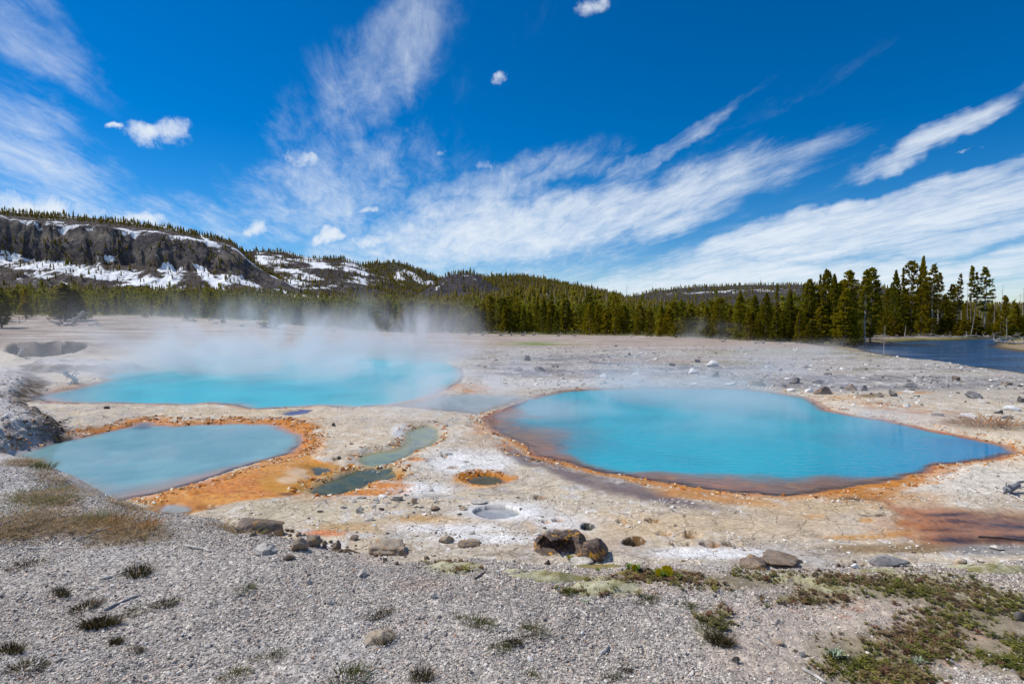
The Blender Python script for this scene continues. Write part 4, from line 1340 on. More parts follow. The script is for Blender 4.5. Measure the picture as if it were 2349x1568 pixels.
# ------------------------------------------------------------------ conifers
def crown_mesh(name, seed, H, base, width, prof, nb, k_cl, ntri, size, droop=0.1, ragged=0.35):
    """needle clumps carried on branches round the stem"""
    g = np.random.default_rng(seed)
    n = nb
    t_ = base + (1 - base) * np.sort(g.uniform(0, 1, n) ** 0.9)
    a = g.uniform(0, 2 * np.pi, n)
    L = np.interp((t_ - base) / (1 - base), [p[0] for p in prof], [p[1] for p in prof]) * width
    lob = 1 + 0.25 * np.sin(a * 2 + g.uniform(0, 6)) + 0.15 * np.sin(a * 3 + t_ * 9)
    L = np.maximum(L * lob * (1 - ragged * g.uniform(0, 1, n)), 0.12)
    fr = g.uniform(0.25, 1.0, (n, k_cl)) ** 0.7
    fr[:, 0] = 1.0
    rx_ = fr * L[:, None]
    cz = t_[:, None] * H + (0.18 - droop) * rx_ + g.normal(0, 0.08, (n, k_cl)) * size * 2
    ca = a[:, None] + g.normal(0, 0.16, (n, k_cl))
    c = np.stack([rx_ * np.cos(ca), rx_ * np.sin(ca), cz], -1).reshape(-1, 3)
    outd = np.stack([np.cos(ca), np.sin(ca), np.full_like(ca, 0.55)], -1).reshape(-1, 3)
    tone = np.repeat(np.clip(g.normal(0.5, 0.22, c.shape[0]) + 0.25 * (fr.ravel() - 0.6), 0, 1), ntri * 3)
    m = len(c) * ntri
    cc = np.repeat(c, ntri, 0)
    dd = np.repeat(outd, ntri, 0) + g.normal(0, 0.75, (m, 3))
    dd /= np.linalg.norm(dd, axis=1)[:, None]
    pp = np.cross(dd, g.normal(size=(m, 3)))
    pp /= np.linalg.norm(pp, axis=1)[:, None] + 1e-6
    sz = size * g.uniform(0.6, 1.3, m)[:, None]
    b0 = cc - dd * sz * 0.35
    V = np.stack([b0 + pp * sz * 0.36, b0 - pp * sz * 0.36, cc + dd * sz * 0.9], 1).reshape(-1, 3)
    Fc = np.arange(m * 3).reshape(-1, 3)
    # the leading shoot
    me_ = npmesh(name, V, Fc)
    attr(me_, 'tone', 'FLOAT', tone)
    me_.materials.append(M_NEEDLE)
    return me_


def trunk_mesh(name, seed, H, r0, bend=0.02):
    g = np.random.default_rng(seed)
    zs = np.linspace(0, H * 0.98, 7)
    bx, by = g.normal(0, bend * H, 2)
    pts = np.stack([bx * (zs / H) ** 2 + g.normal(0, 0.012 * H * 0.3, 7) * (zs > 0), by * (zs / H) ** 2, zs - 0.25 * (zs == 0)], 1)
    V, Fc = tube(pts, r0 * (1 - 0.88 * zs / H), 6)
    me_ = npmesh(name, V, Fc)
    smooth(me_)
    return me_


def twig_mesh(name, seed, H, z0, z1, n, length, sides=3, r=0.02, droop=0.3):
    """bare dead side branches"""
    g = np.random.default_rng(seed)
    parts = []
    for i in range(n):
        z = g.uniform(z0, z1) * H
        a = g.uniform(0, 6.283)
        L = length * g.uniform(0.35, 1.0)
        pts = [(0, 0, z)]
        d = np.array([math.cos(a), math.sin(a), g.uniform(-0.4, 0.25)])
        p = np.array(pts[0])
        for k in range(3):
            d = d + np.array([g.normal(0, .2), g.normal(0, .2), -droop * 0.4 + g.normal(0, .12)])
            p = p + d / np.linalg.norm(d) * L / 3
            pts.append(p)
        parts.append(tube(pts, [r, r * .8, r * .5, r * .2], sides))
    V, Fc = join(parts)
    return npmesh(name, V, Fc)


P_CONE = [(0, 0.75), (0.12, 1.0), (0.5, 0.66), (0.85, 0.28), (1, 0.05)]
P_BUSHY = [(0, 0.92), (0.12, 1.0), (0.45, 0.76), (0.75, 0.44), (0.93, 0.16), (1, 0.03)]
P_HALF = [(0, 0.5), (0.3, 1.0), (0.6, 0.75), (0.88, 0.34), (1, 0.05)]
P_COLUMN = [(0, 0.35), (0.25, 0.8), (0.55, 1.0), (0.8, 0.8), (0.95, 0.4), (1, 0.1)]
P_TUFT = [(0, 0.5), (0.3, 0.9), (0.6, 1.0), (0.85, 0.8), (1, 0.25)]
P_THIN = [(0, 0.5), (0.3, 1.0), (0.6, 0.8), (1, 0.12)]
KINDS = {   # kind: (height the meshes are made at, variants of (crown, trunk, extra))
}


def make_kind(kind, H, n, base, width, prof, nb, k, nt, size, r0, dead=None, **kw):
    KINDS[kind] = (H, [])
    for i in range(n):
        sd = sum(map(ord, kind)) * 7 + i
        cm = crown_mesh('crown', sd, H, base, width * (0.88 + 0.12 * i), prof, nb, k, nt, size, **kw) if nb else None
        tm = trunk_mesh('trunk', sd + 3, H, r0)
        tm.materials.append(M_BARK if kind not in ('snag', 'half') else M_DEAD)
        dm = None
        if dead:
            dm = twig_mesh('dead_branches', sd + 5, H, dead[0], dead[1], dead[2], dead[3], r=dead[4])
            dm.materials.append(M_DEAD)
        KINDS[kind][1].append((cm, tm, dm))


make_kind('young', 8.0, 7, 0.06, 1.25, P_CONE, 120, 4, 5, 0.34, 0.10)
make_kind('slim', 10.0, 6, 0.16, 1.15, P_COLUMN, 120, 4, 5, 0.36, 0.13, (0.03, 0.2, 16, 0.8, 0.02))
make_kind('bushy', 14.0, 4, 0.05, 3.5, P_BUSHY, 330, 6, 5, 0.42, 0.25)
make_kind('tall', 16.0, 5, 0.10, 1.9, P_COLUMN, 260, 5, 5, 0.42, 0.20, (0.04, 0.35, 40, 1.6, 0.022))
make_kind('half', 16.0, 3, 0.36, 1.5, P_HALF, 110, 4, 5, 0.40, 0.17, (0.06, 0.8, 110, 1.7, 0.022))
make_kind('tufted', 16.0, 3, 0.52, 0.85, P_HALF, 80, 4, 5, 0.38, 0.15, (0.1, 0.8, 36, 1.0, 0.02))
make_kind('snag', 12.0, 5, 0, 0, None, 0, 0, 0, 0, 0.12, (0.12, 0.97, 46, 0.9, 0.018))
count = {}


def tree(kind, x, y, z, h, label, group=None, name='pine_tree', width=1.0, rz=None, lean=(0, 0)):
    H, vs = KINDS[kind]
    i = count.get(kind, 0)
    count[kind] = i + 1
    cm, tm, dm = vs[i % len(vs)]
    root = empty(name, (x, y, z - 0.1), rng.uniform(0, 6.28) if rz is None else rz)
    k = h / H
    root.scale = (k * width, k * width, k)
    root.rotation_euler = (lean[0], lean[1], root.rotation_euler[2])
    tag(root, label, 'dead tree' if kind == 'snag' else 'tree', group)
    obj('trunk', tm, None, root)
    if cm:
        obj('crown', cm, None, root)
    if dm:
        tag(obj('dead_branches', dm, None, root), kind='stuff')
    return root


def at_dist(X, dist):
    """a spot on the ground in the direction of X at a given distance along the view axis"""
    x = (X - CX) / F * dist
    return x, dist, float(height(np.array([x]), np.array([dist]))[0])


def tree_px(kind, X, dist, ytop, label, group=None, width_px=None, **kw):
    x, y, z = at_dist(X, dist)
    # height so that the top stands where the photograph shows it
    f = dist
    h = (720 - ytop) / F * f + CAM_H - z
    H, vs = KINDS[kind]
    w = 1.0
    if width_px:
        base_w = {'young': 2.4, 'slim': 2.1, 'bushy': 6.4, 'tall': 3.4, 'half': 3.0, 'tufted': 2.2, 'snag': 1.5}[kind] * h / H
        w = width_px / F * f / base_w
    return tree(kind, x, y, z, h, label, group, width=w, **kw)


# --- the stand at the right end of the forest and the trees beyond the river
G_R = 'pines of the stand by the river'
tree_px('bushy', 1939, 84, 662, 'wide bushy dark green pine at the very end of the stand, beside the river', width_px=74)
tree_px('bushy', 1862, 82, 733, 'short bright green bushy pine in front of the tall ones left of the widest pine', width_px=44)
tree_px('tall', 1855, 92, 640, 'tall dark pine rising left of the twin tops, above the short bright pine', width_px=34)
tree_px('tufted', 1879, 97, 628, 'thin pine with a small loose top showing sky between two dense crowns', width_px=14)
tree_px('tall', 1894, 94, 619, 'tall pine with the narrow pointed top left of the widest pine', width_px=32)
tree_px('bushy', 1911, 91, 630, 'tall broad pine directly behind the widest pine, round topped', width_px=44)
tree_px('tall', 1944, 93, 621, 'tall dark pine with the forked top straight behind the widest pine', width_px=40)
tree_px('half', 1984, 89, 618, 'tall pine with a curtain of dead grey lower branches at the river end', width_px=42)
tree_px('tall', 1997, 94, 614, 'tall dark pine behind the one with grey dead branches', width_px=38)
tree_px('bushy', 1757, 88, 672, 'full conical pine standing well left of the tall stand', width_px=40)
tree_px('bushy', 1811, 87, 664, 'dense pine in the middle of the gap between conical pine and tall stand', width_px=42)
tree_px('tufted', 1781, 95, 650, 'thin dark pine with sparse tuft between two dense conical pines', width_px=12)
tree_px('tufted', 1841, 94, 652, 'thin pine with long bare pale stem left of the tall stand', width_px=14)
tree_px('bushy', 1697, 92, 668, 'full rounded pine at the left beginning of the taller trees', width_px=40)
tree_px('tall', 1650, 97, 682, 'dark pointed pine left of the rounded pine', width_px=26)
tree_px('tall', 1730, 99, 676, 'narrow pine between the rounded pine and the conical pine', width_px=24)
tree_px('young', 1715, 88, 708, 'young pine at the feet of the rounded pine', width_px=24)
tree_px('young', 1833, 84, 715, 'young yellow-green pine in front of the gap of the stand', width_px=26)
tree_px('young', 1780, 86, 712, 'young pine between the two dense conical pines', width_px=28)
tree_px('tall', 1925, 97, 645, 'pine filling the gap behind the broad round topped pine', width_px=40)
tree_px('tall', 1870, 96, 655, 'pine standing deep inside the stand behind the short bright pine', width_px=36)
tree_px('bushy', 2012, 116, 672, 'olive pine seen through the gap beyond the river bend', width_px=40)
tree_px('bushy', 2052, 124, 622, 'conical dark pine, first of the group across the river', width_px=34)
tree_px('tall', 2040, 128, 660, 'lower pine behind the first conical pine across the river', width_px=34)
tree_px('tufted', 2068, 126, 613, 'thin pine with pale bare stem beside the first pine across the river', width_px=12)
tree_px('tall', 2088, 126, 598, 'tall slender pine left of the tallest one across the river', width_px=28)
tree_px('bushy', 2113, 128, 590, 'tallest pine of all, dark and columnar, across the river', width_px=38)
tree_px('half', 2138, 126, 606, 'grey half-dead pine right of the tallest pine', width_px=36)
tree_px('half', 2152, 130, 626, 'thin half-dead pine at the right edge of the tallest group', width_px=26)
tree_px('half', 2195, 126, 627, 'leaning sparse pine with bare lower stem in the gap across the river', width_px=20, lean=(0, 0.04))
tree_px('tall', 2183, 129, 652, 'short dark pine left of the sparse leaning one', width_px=26)
tree_px('tufted', 2226, 126, 611, 'high bare-stemmed pine with a loose crown at its very top', width_px=22)
tree_px('tufted', 2236, 127, 625, 'second bare-stemmed pine close against the high loose crowned one', width_px=15)
tree_px('half', 2259, 125, 612, 'tall pine with full right side and long grey bare stem, last tall one at right', width_px=34, lean=(0, -0.02))
tree_px('young', 2303, 122, 678, 'small dark fir shaped pine near the right edge, beside the post', width_px=28)
tree_px('young', 2330, 126, 695, 'low olive pine at the far right edge behind the river', width_px=26)
tree_px('bushy', 2165, 136, 675, 'broad low pine between the tallest group and the gap', width_px=44)
tree_px('bushy', 2215, 140, 690, 'low dark pine behind the bare stems across the river', width_px=34)
tree_px('bushy', 2275, 142, 700, 'low rounded pine behind the last tall one', width_px=36)
tree_px('bushy', 2075, 136, 668, 'dark filling pine behind the thin pale stemmed pine', width_px=44)
tree_px('tall', 2128, 138, 650, 'pine standing behind the grey half-dead pine', width_px=40)
for i in range(34):
    X = rng.uniform(2025, 2345)
    tree_px('young', X, rng.uniform(119, 134), rng.uniform(722, 748), 'low young pine across the river, ' + ('under the tallest dark trees' if X < 2160 else 'under the bare stemmed trees' if X < 2270 else 'toward the far right edge'), 'young pines across the river', width_px=float(rng.uniform(20, 40)), name='pine_sapling')
G_S = 'dead trunks across the river'
for X, yt, d, ln in ((2246, 645, 128, 0.02), (2253, 660, 131, -0.02), (2295, 647, 126, 0.05), (2280, 665, 130, 0), (2338, 668, 132, 0), (2205, 640, 127, 0.03), (2160, 655, 130, 0), (2345, 655, 128, 0.0), (2220, 650, 133, -0.03)):
    tree_px('snag', X, d, yt, 'bare grey dead trunk among the trees across the river', G_S, name='dead_tree', width_px=12, lean=(0, ln))
for X, yt, d, ln, lb in ((2028, 742, 60, 0.06, 'thin grey dead sapling standing on the near river bank'), (2075, 740, 112, 0.5, 'grey trunk leaning far over between the pines across the river'), (2228, 680, 118, 0.16, 'pale bare trunk leaning to the right by the far bank'),
                         (2310, 727, 108, 0.0, 'short grey post-like stump trunk near the right edge')):
    tree_px('snag', X, d, yt, lb, name='dead_tree', width_px=10, lean=(0, ln))

# --- the lone pine on the far left of the plain
LD = gp(150, 737)[1]
print('lone', LD)
tree_px('bushy', 150, LD, 650, 'lone full dark pine on the open plain above a fallen grey trunk', width_px=74, name='pine_tree')
tree_px('bushy', 174, LD + 2, 662, 'right-hand half of the lone pair of dark pines on the plain', width_px=60)
tree_px('young', 60, LD + 14, 692, 'small pine left of the lone dark pine', width_px=30)
tree_px('tall', 4, 104, 668, 'dark pine cut by the left edge of the view', width_px=40)
# --- young pines out on the flat
for X, Y, h, w, lb in ((426, 736, 13, 14, 'tiny sapling on the plain, nearest to the lone dark pine'), (443, 738, 8, 14, 'lowest sapling on the plain, right of the tiny one'), (512, 741, 17, 16, 'green sapling in the steam between plain and pool'),
                       (620, 752, 46, 54, 'low wide bush-like pine standing forward of the forest in the steam'), (333, 728, 12, 16, 'small sapling under the right branches of the lone pine'), (1490, 772, 12, 14, 'small round sapling in front of the forest middle'),
                       (1512, 772, 14, 14, 'second small sapling right of the round one'), (1553, 774, 34, 30, 'low dense pine stepping out from the forest edge')):
    p = gp(X, Y)
    h_m = h / F * p[1]
    tree('young', p[0], p[1], p[2], h_m, lb, name='pine_sapling', width=w / F * p[1] / (2.4 * h_m / 8))

# --- the front rows of the long forest edge, one by one
TOPS = [(-150, 668), (0, 674), (150, 678), (300, 676), (420, 680), (540, 698), (640, 702), (700, 708), (800, 706), (900, 702), (1000, 704), (1100, 702), (1200, 694), (1300, 690), (1400, 704), (1500, 706), (1600, 700), (1700, 698), (1900, 684)]
n_front = 205
ZONES = [(330, 'under the tall cliff at far left'), (560, 'below the right end of the cliff'), (850, 'behind the steam of the far pool'), (1080, 'left of the green patch'),
         (1400, 'straight behind the green patch'), (1640, 'left of the rounded taller pines'), (9999, 'at the feet of the tall stand')]


def zone(X, zs=ZONES):
    for lim, nm in zs:
        if X < lim:
            return nm


fx = np.sort(rng.uniform(-120, 1960, n_front))
for i in range(n_front):
    X = fx[i]
    Rf = float(interp(X, FOREST_R))
    row = i % 3
    d = Rf + (2, 9, 18)[row] + rng.uniform(-2, 4)
    top = float(interp(X, TOPS)) + rng.normal(0, 9) + (14, 4, -6)[row]
    if X > 1640:
        top += 14
    kind = 'young' if row == 0 or rng.uniform() < 0.5 else 'slim'
    tree_px(kind, X, d, min(top + rng.normal(0, 5), 748), ('conical' if kind == 'young' else 'slender') + ' pine in the ' + ('front', 'second', 'back')[row] + ' row of forest, ' + zone(X), 'pines of the forest edge', width_px=float(rng.uniform(14, 32)) * 120 / d)
for i in range(46):
    X = rng.uniform(-60, 1640)
    Rf = float(interp(X, FOREST_R))
    d = Rf + rng.uniform(5, 60)
    tree_px('snag', X, d, float(interp(X, TOPS)) - rng.uniform(-6, 22), 'thin pale dead trunk in the forest, ' + zone(X), 'dead trunks in the forest edge', name='dead_tree', width_px=5, lean=(0, float(rng.normal(0, 0.05))))

# --- everything behind: one mass of trees, each a few faces of its own
n_bg = 17000
bx_ = rng.uniform(-330, 2700, n_bg)
bd = np.exp(rng.uniform(math.log(1.0), math.log(6.0), n_bg))
Rf = interp(bx_, FOREST_R)
bd = (Rf + 16) * bd
k = bd < 640
bx_, bd = bx_[k], bd[k]
tx = (bx_ - CX) / F * bd
tz = height(tx, bd)
cl = fbm(tx * 0.02, bd * 0.02, 3, 201)
open_ = ell(*toD(tx, bd, tz), (650, 682, 95, 14, 0), (760, 688, 70, 10, 0), (100, 668, 50, 6, 0), (560, 690, 60, 10, 0))
k = (cl > -0.42) & (rng.uniform(0, 1, len(tx)) > open_ * 0.85) & ~((bx_ > 1990) & (bd < 150) & (rng.uniform(0, 1, len(tx)) < 0.7))
hh = rng.uniform(4.5, 7.6, len(tx)) * np.where(rng.uniform(0, 1, len(tx)) < 0.07, 1.35, 1.0) * np.where(bx_ < 560, 1.1, 1.0)
FOREST_PTS.insert(0, np.stack([tx, bd, tz - 0.3, hh], 1)[k])
# tree-less clearings with snow among the forest at the left
near = FOREST_PTS[0]
farp = np.concatenate(FOREST_PTS[1:])


def tier_tree(seed, tiers, sides, spikes=0.45):
    g = np.random.default_rng(seed)
    V, Fc = [], []
    for t_ in range(tiers):
        z0 = 0.08 + 0.86 * t_ / tiers
        z1 = min(z0 + 1.5 / tiers + 0.1, 1.0) if t_ < tiers - 1 else 1.0
        r = 0.17 * (1 - t_ / tiers) ** 0.75 + 0.02
        b = len(V)
        V.append((g.normal(0, .01), g.normal(0, .01), z1))
        ph = g.uniform(0, 6)
        for s_ in range(sides):
            a = ph + 2 * math.pi * s_ / sides
            rr_ = r * (1 - spikes * (s_ % 2)) * g.uniform(0.75, 1.25)
            V.append((rr_ * math.cos(a), rr_ * math.sin(a), z0 + (0.06 if s_ % 2 else 0.0) + g.normal(0, .015)))
        for s_ in range(sides):
            Fc.append((b, b + 1 + s_, b + 1 + (s_ + 1) % sides))
    return np.array(V), np.array(Fc)


def clump_tree(seed, n):
    """a few dozen needle clumps round a stem, for the nearer part of the mass"""
    g = np.random.default_rng(seed)
    t_ = g.uniform(0.05, 1, n)
    a = g.uniform(0, 6.283, n)
    r = 0.17 * (1 - t_) ** 0.8 * g.uniform(0.4, 1.1, n) + 0.008
    c = np.stack([r * np.cos(a), r * np.sin(a), t_], 1)
    d = np.stack([np.cos(a), np.sin(a), np.full(n, 0.7)], 1) + g.normal(0, .6, (n, 3))
    d /= np.linalg.norm(d, axis=1)[:, None]
    p = np.cross(d, g.normal(size=(n, 3)))
    p /= np.linalg.norm(p, axis=1)[:, None]
    sz = g.uniform(0.05, 0.10, n)[:, None]
    V = np.stack([c - d * sz * .5 + p * sz * .5, c - d * sz * .5 - p * sz * .5, c + d * sz], 1).reshape(-1, 3)
    return V, np.arange(3 * n).reshape(-1, 3)


def mass(name, pts, temps, label):
    parts, tones = [], []
    pick = rng.integers(0, len(temps), len(pts))
    for j, (tV, tF) in enumerate(temps):
        P = pts[pick == j]
        if len(P) == 0:
            continue
        w = P[:, 3] * rng.uniform(0.75, 1.15, len(P))
        V, Fc = scatter(tV, tF, P[:, :3], rng.uniform(0, 6.28, len(P)), np.stack([w, w, P[:, 3]], 1))
        parts.append((V, Fc))
        tones.append((np.clip(rng.normal(0.5, 0.25, len(P)), 0, 1)[:, None] + rng.normal(0, .12, (len(P), len(tV)))).ravel())
    V, Fc = join(parts)
    me_ = npmesh(name, V, Fc)
    attr(me_, 'tone', 'FLOAT', np.clip(np.concatenate(tones), 0, 1))
    return tag(obj(name, me_, M_NEEDLE_FAR), label, kind='stuff')


d_near = near[:, 1]
mass('forest', near[d_near < 260], [clump_tree(i, 62) for i in range(6)], 'dense olive pine forest behind the flat')
mass('forest', np.concatenate([near[d_near >= 260], farp]), [tier_tree(i, 3, 6) for i in range(6)], 'pine forest covering the slopes and ridges')
print('forest', len(near), len(farp))

# standing dead trunks scattered through the mass
dk = rng.choice(len(near), 900, replace=False)
dp = near[dk]
sv, sf = tube([(0, 0, 0), (0.01, 0, .5), (0.0, 0.01, 1)], [.012, .009, .003], 4)
V, Fc = scatter(sv, sf, dp[:, :3], rng.uniform(0, 6.28, len(dp)), np.minimum(dp[:, 3], 7.5) * rng.uniform(0.9, 1.35, len(dp)), rng.normal(0, .06, (len(dp), 2)))
dk2 = farp[rng.choice(len(farp), 1600, replace=False)]
V2, F2 = scatter(sv, sf, dk2[:, :3], rng.uniform(0, 6.28, len(dk2)), dk2[:, 3] * rng.uniform(1.0, 1.7, len(dk2)), rng.normal(0, .06, (len(dk2), 2)))
tag(obj('dead_trunks', npmesh('dead_trunks', *join([(V, Fc), (V2, F2)])), M_DEAD), 'thin dead trunks scattered through the forest', kind='stuff')
# ------------------------------------------------------------------ rocks
def rock(X, Y, wpx, hpx, matl, label, group=None, seed=None, sub=3, cuts=13, depth=0.8, name='rock', sink=0.27, rough=0.10, cat='rock', rz=None):
    p = gp(X, Y + hpx * 0.5)
    dist = p[1]
    w = wpx / F * dist
    h = max(hpx / F * dist - 0.35 * w * depth * (CAM_H - p[2]) / dist, 0.5 * hpx / F * dist) * 1.3
    sd = seed if seed is not None else int(abs(X * 7 + Y * 13)) % 9973
    me_ = rock_mesh(name, sd, (w, w * depth, h * 1.5), sub, cuts, rough)
    smooth(me_, sub >= 4)
    o = obj(name, me_, matl, loc=(p[0], p[1] + w * depth * 0.25, p[2] + h * (0.5 - sink)), rot=(0, 0, (random.uniform(-.35, .35) if rz is None else rz)))
    return tag(o, label, cat, group)


for X, Y, w, h, mt_, lb in (
        (1894, 890, 46, 28, M_R_DARK, 'big dark brown boulder on the far rim of the turquoise pool'),
        (1861, 893, 22, 13, M_R_WHITE, 'white block leaning at the left foot of the big dark boulder'),
        (1828, 872, 32, 12, M_R_CHAR, 'flat dark slab up left of the big dark rim boulder'),
        (1877, 875, 28, 10, M_R_GREY, 'grey slab just behind the big dark rim boulder'),
        (1955, 887, 42, 16, M_R_BROWN, 'low brown slab right of the big dark rim boulder'),
        (1984, 890, 18, 12, M_R_CHAR, 'small dark pointed stone at the right end of the low brown slab'),
        (2050, 884, 13, 8, M_R_WHITE, 'small white stone between brown slab and long grey slab'),
        (2091, 880, 36, 16, M_R_GREY, 'long grey upright slab on the right-hand flat'),
        (2053, 902, 22, 13, M_R_CHAR, 'dark grey rounded rock below the small white stone'),
        (2088, 898, 24, 8, M_R_WHITE, 'flat white stone below the long grey slab'),
        (2194, 866, 20, 13, M_R_DARK, 'dark pyramid shaped stone alone on the pale flat near the river'),
        (2248, 906, 46, 16, M_R_GREY, 'broad brown grey slab near the right edge above the brown grass'),
        (2342, 915, 16, 14, M_R_CHAR, 'dark rock cut by the right edge of the view'),
        (2327, 936, 36, 12, M_R_WHITE, 'white topped slab with dark underside near the right edge'),
        (2293, 944, 24, 9, M_R_CHAR, 'black and white broken plate left of the white topped slab'),
        (2235, 953, 48, 13, M_R_WHITE, 'long chalk white chunk behind the brown dry grass'),
        (2273, 951, 15, 9, M_R_WHITE, 'small white lump at the right end of the chalk white chunk'),
        (2313, 956, 26, 9, M_R_GREY, 'grey striped stone behind the brown dry grass'),
        (2155, 949, 30, 9, M_R_PALE, 'bluish white speckled stone left of the chalk white chunk'),
        (2016, 920, 30, 10, M_R_TAN, 'orange tan flat stone beside the seeping rim'),
        (2084, 930, 20, 7, M_R_WHITE, 'little white stone on the orange seep'),
        (2313, 879, 36, 8, M_R_BROWN, 'flat brown plate near the right edge of the pale flat'),
        (1901, 856, 22, 8, M_R_BROWN, 'brown stone above the big dark rim boulder'),
        (1792, 847, 10, 8, M_R_CHAR, 'small dark round stone on the grey flat'),
        (1851, 841, 18, 6, M_R_CHAR, 'flat dark stone further back on the grey flat'),
        (1760, 831, 17, 6, M_R_WHITE, 'flat white stone far back on the grey flat'),
        (1208, 820, 20, 14, M_R_GREY, 'blocky grey rock standing alone in the wet grey flat'),
        (1241, 845, 32, 14, M_R_CHAR, 'dark slanting slab with pale front in the wet grey flat'),
        (1273, 838, 20, 9, M_R_GREY, 'grey lump right of the dark slanting slab'),
        (1187, 846, 26, 11, M_R_GREY, 'steam veiled grey stone left of the dark slanting slab'),
        (1388, 861, 25, 9, M_R_WHITE, 'white stone left of two, behind the turquoise pool'),
        (1464, 857, 30, 10, M_R_WHITE, 'larger white stone right of two, behind the turquoise pool'),
        (1590, 850, 26, 12, M_R_WHITE, 'pointed white stone on the grey flat'),
        (1636, 834, 30, 13, M_R_WHITE, 'biggest white rock with hollow side on the grey flat'),
        (1601, 827, 14, 8, M_R_GREY, 'small grey stone left of the biggest white rock'),
        (1543, 835, 15, 9, M_DARKWOOD, 'dark chunk left of the pointed white stone'),
        (1643, 858, 22, 12, M_R_BROWN, 'brown stone below the biggest white rock'),
        (1595, 880, 20, 7, M_R_WHITE, 'white stone close to the back rim of the turquoise pool'),
        (1672, 881, 26, 7, M_R_WHITE, 'flat white stone at the back rim left of the tan slab'),
        (1740, 878, 44, 14, M_R_TAN, 'broad tan slab at the back rim of the turquoise pool'),
        (1772, 885, 14, 8, M_R_PALE, 'pale stone right of the broad tan slab'),
        (1800, 884, 18, 8, M_R_GREY, 'grey stone among pale ones at the back rim'),
        (1815, 893, 20, 6, M_R_WHITE, 'white flat stone at the waterline of the back rim'),
        (1444, 812, 8, 5, M_R_CHAR, 'tiny black stone far back in the middle'),
        (1472, 809, 12, 4, M_R_WHITE, 'tiny white stone far back in the middle'),
        (1413, 792, 10, 4, M_R_CHAR, 'tiny dark stone on the pink strip'),
        (1761, 840, 18, 5, M_R_WHITE, 'flat pale plate beneath the far white stone')):
    rock(X, Y, w, h, mt_, lb, sub=3 if w > 18 else 2, sink=.40)
# loose stones of the flat that nothing tells apart
protos = [rock_mesh('stone', 900 + i, (1, .8, .55), 2, 8, .14) for i in range(8)]
mats_ = (M_R_WHITE, M_R_GREY, M_R_CHAR, M_R_PALE, M_R_BROWN)
PROTO = {}
for mi, mm_ in enumerate(mats_):
    for pi, pm in enumerate(protos):
        c_ = pm.copy()
        c_.name = 'stone'
        c_.materials.append(mm_)
        PROTO[(mi, pi)] = c_
names_ = ('white', 'grey', 'dark', 'pale', 'brown')
k = 0
while k < 235:
    X, Y = rng.uniform(1080, 2349), rng.uniform(800, 905)
    if Y > 880 and X < 1900:
        continue
    if Y < 795 + (X - 1900) * 0.16:
        continue
    px, py = plane_pt(X, Y, 0.1)
    if sdf(RIVER, np.array([px]), np.array([py]), 6)[0] < 1.5 or sdf(POOL['right'], np.array([px]), np.array([py]), 6)[0] < 0.4:
        continue
    mi = int(rng.choice(5, p=(.42, .2, .10, .18, .10)))
    w = float(rng.uniform(0.09, 0.24) if rng.uniform() < .85 else rng.uniform(.24, .38))
    z = float(height(np.array([px]), np.array([py]))[0])
    o = obj('stone', PROTO[(mi, int(rng.integers(8)))], None, loc=(px, py, z + w * .1), rot=(0, 0, rng.uniform(0, 6.28)), scale=(w, w, w * float(rng.uniform(.6, 1.1))))
    tag(o, 'small %s stone on rubble flat, %s' % (names_[mi], ('far ' if Y < 842 else 'near ') + zone(X, [(1330, 'left end behind the overflow'), (1600, 'part straight behind the turquoise pool'), (1850, 'part left of the dark rim boulder'), (2100, 'part right of the dark rim boulder'), (9999, 'end beside the river')])), 'stone', 'small stones on the grey rubble flat')
    k += 1

# the dark boulder with the hollow under it, at the edge of the bank
pb = gp(1294, 1266)
V, Fc = ICO[5]
V = V.copy()
g_ = np.random.default_rng(5)
for n_, d_ in (((0.2, -0.3, 0.93), 0.62), ((-0.9, -0.2, 0.4), 0.78), ((0.85, -0.2, 0.35), 0.70), ((0.1, -0.95, 0.3), 0.75), ((-0.3, 0.5, .8), .7), ((0.55, -0.55, 0.6), 0.74)):
    n_ = np.array(n_) / np.linalg.norm(n_)
    V -= np.maximum(V @ n_ - d_, 0)[:, None] * n_ * 0.85
V *= (1 + 0.14 * noise3(V, 1.9, 11, 5) + 0.05 * noise3(V, 6.5, 17, 4))[:, None]
# hollow on the near side, left of the middle, below the overhanging slab
hx, hz = V[:, 0] + 0.24, V[:, 2] - 0.02
cav = np.exp(-(hx / 0.60) ** 4 - (hz / 0.46) ** 4) * np.clip((0.1 - V[:, 1]) * 4, 0, 1)
cav *= sst(-0.46, -0.14, V[:, 2])
V[:, 1] += 1.15 * cav
gap = np.exp(-((V[:, 0] - 0.30) / 0.07) ** 2) * np.clip(0.3 - V[:, 1], 0, 1)
V[:, 1] += 0.25 * gap
V[:, 2] -= 0.10 * np.exp(-((V[:, 0] - 0.34) / 0.10) ** 2) * (V[:, 2] > 0)
V[:, 2] -= 0.30 * np.clip(V[:, 0] - 0.30, 0, 1)
V[:, 2] = np.maximum(V[:, 2], -0.55 - 0.25 * np.clip(V[:, 0], 0, 1))
wB = 122 / F * pb[1]
V *= np.array([wB / 1.75, wB / 1.9, wB / 3.15])
me = npmesh('boulder', V, Fc)
smooth(me)
tag(obj('boulder', me, M_R_DARK, loc=(pb[0], pb[1] + 0.12, pb[2] + 0.075)), 'dark brown boulder with a black hollow beneath, at the edge of the gravel bank', 'boulder')

rock(1374, 1263, 84, 42, M_R_DARK, 'rounded grey-brown rock touching the right side of the hollow boulder', sub=4, cuts=8, rough=.16, sink=.2)
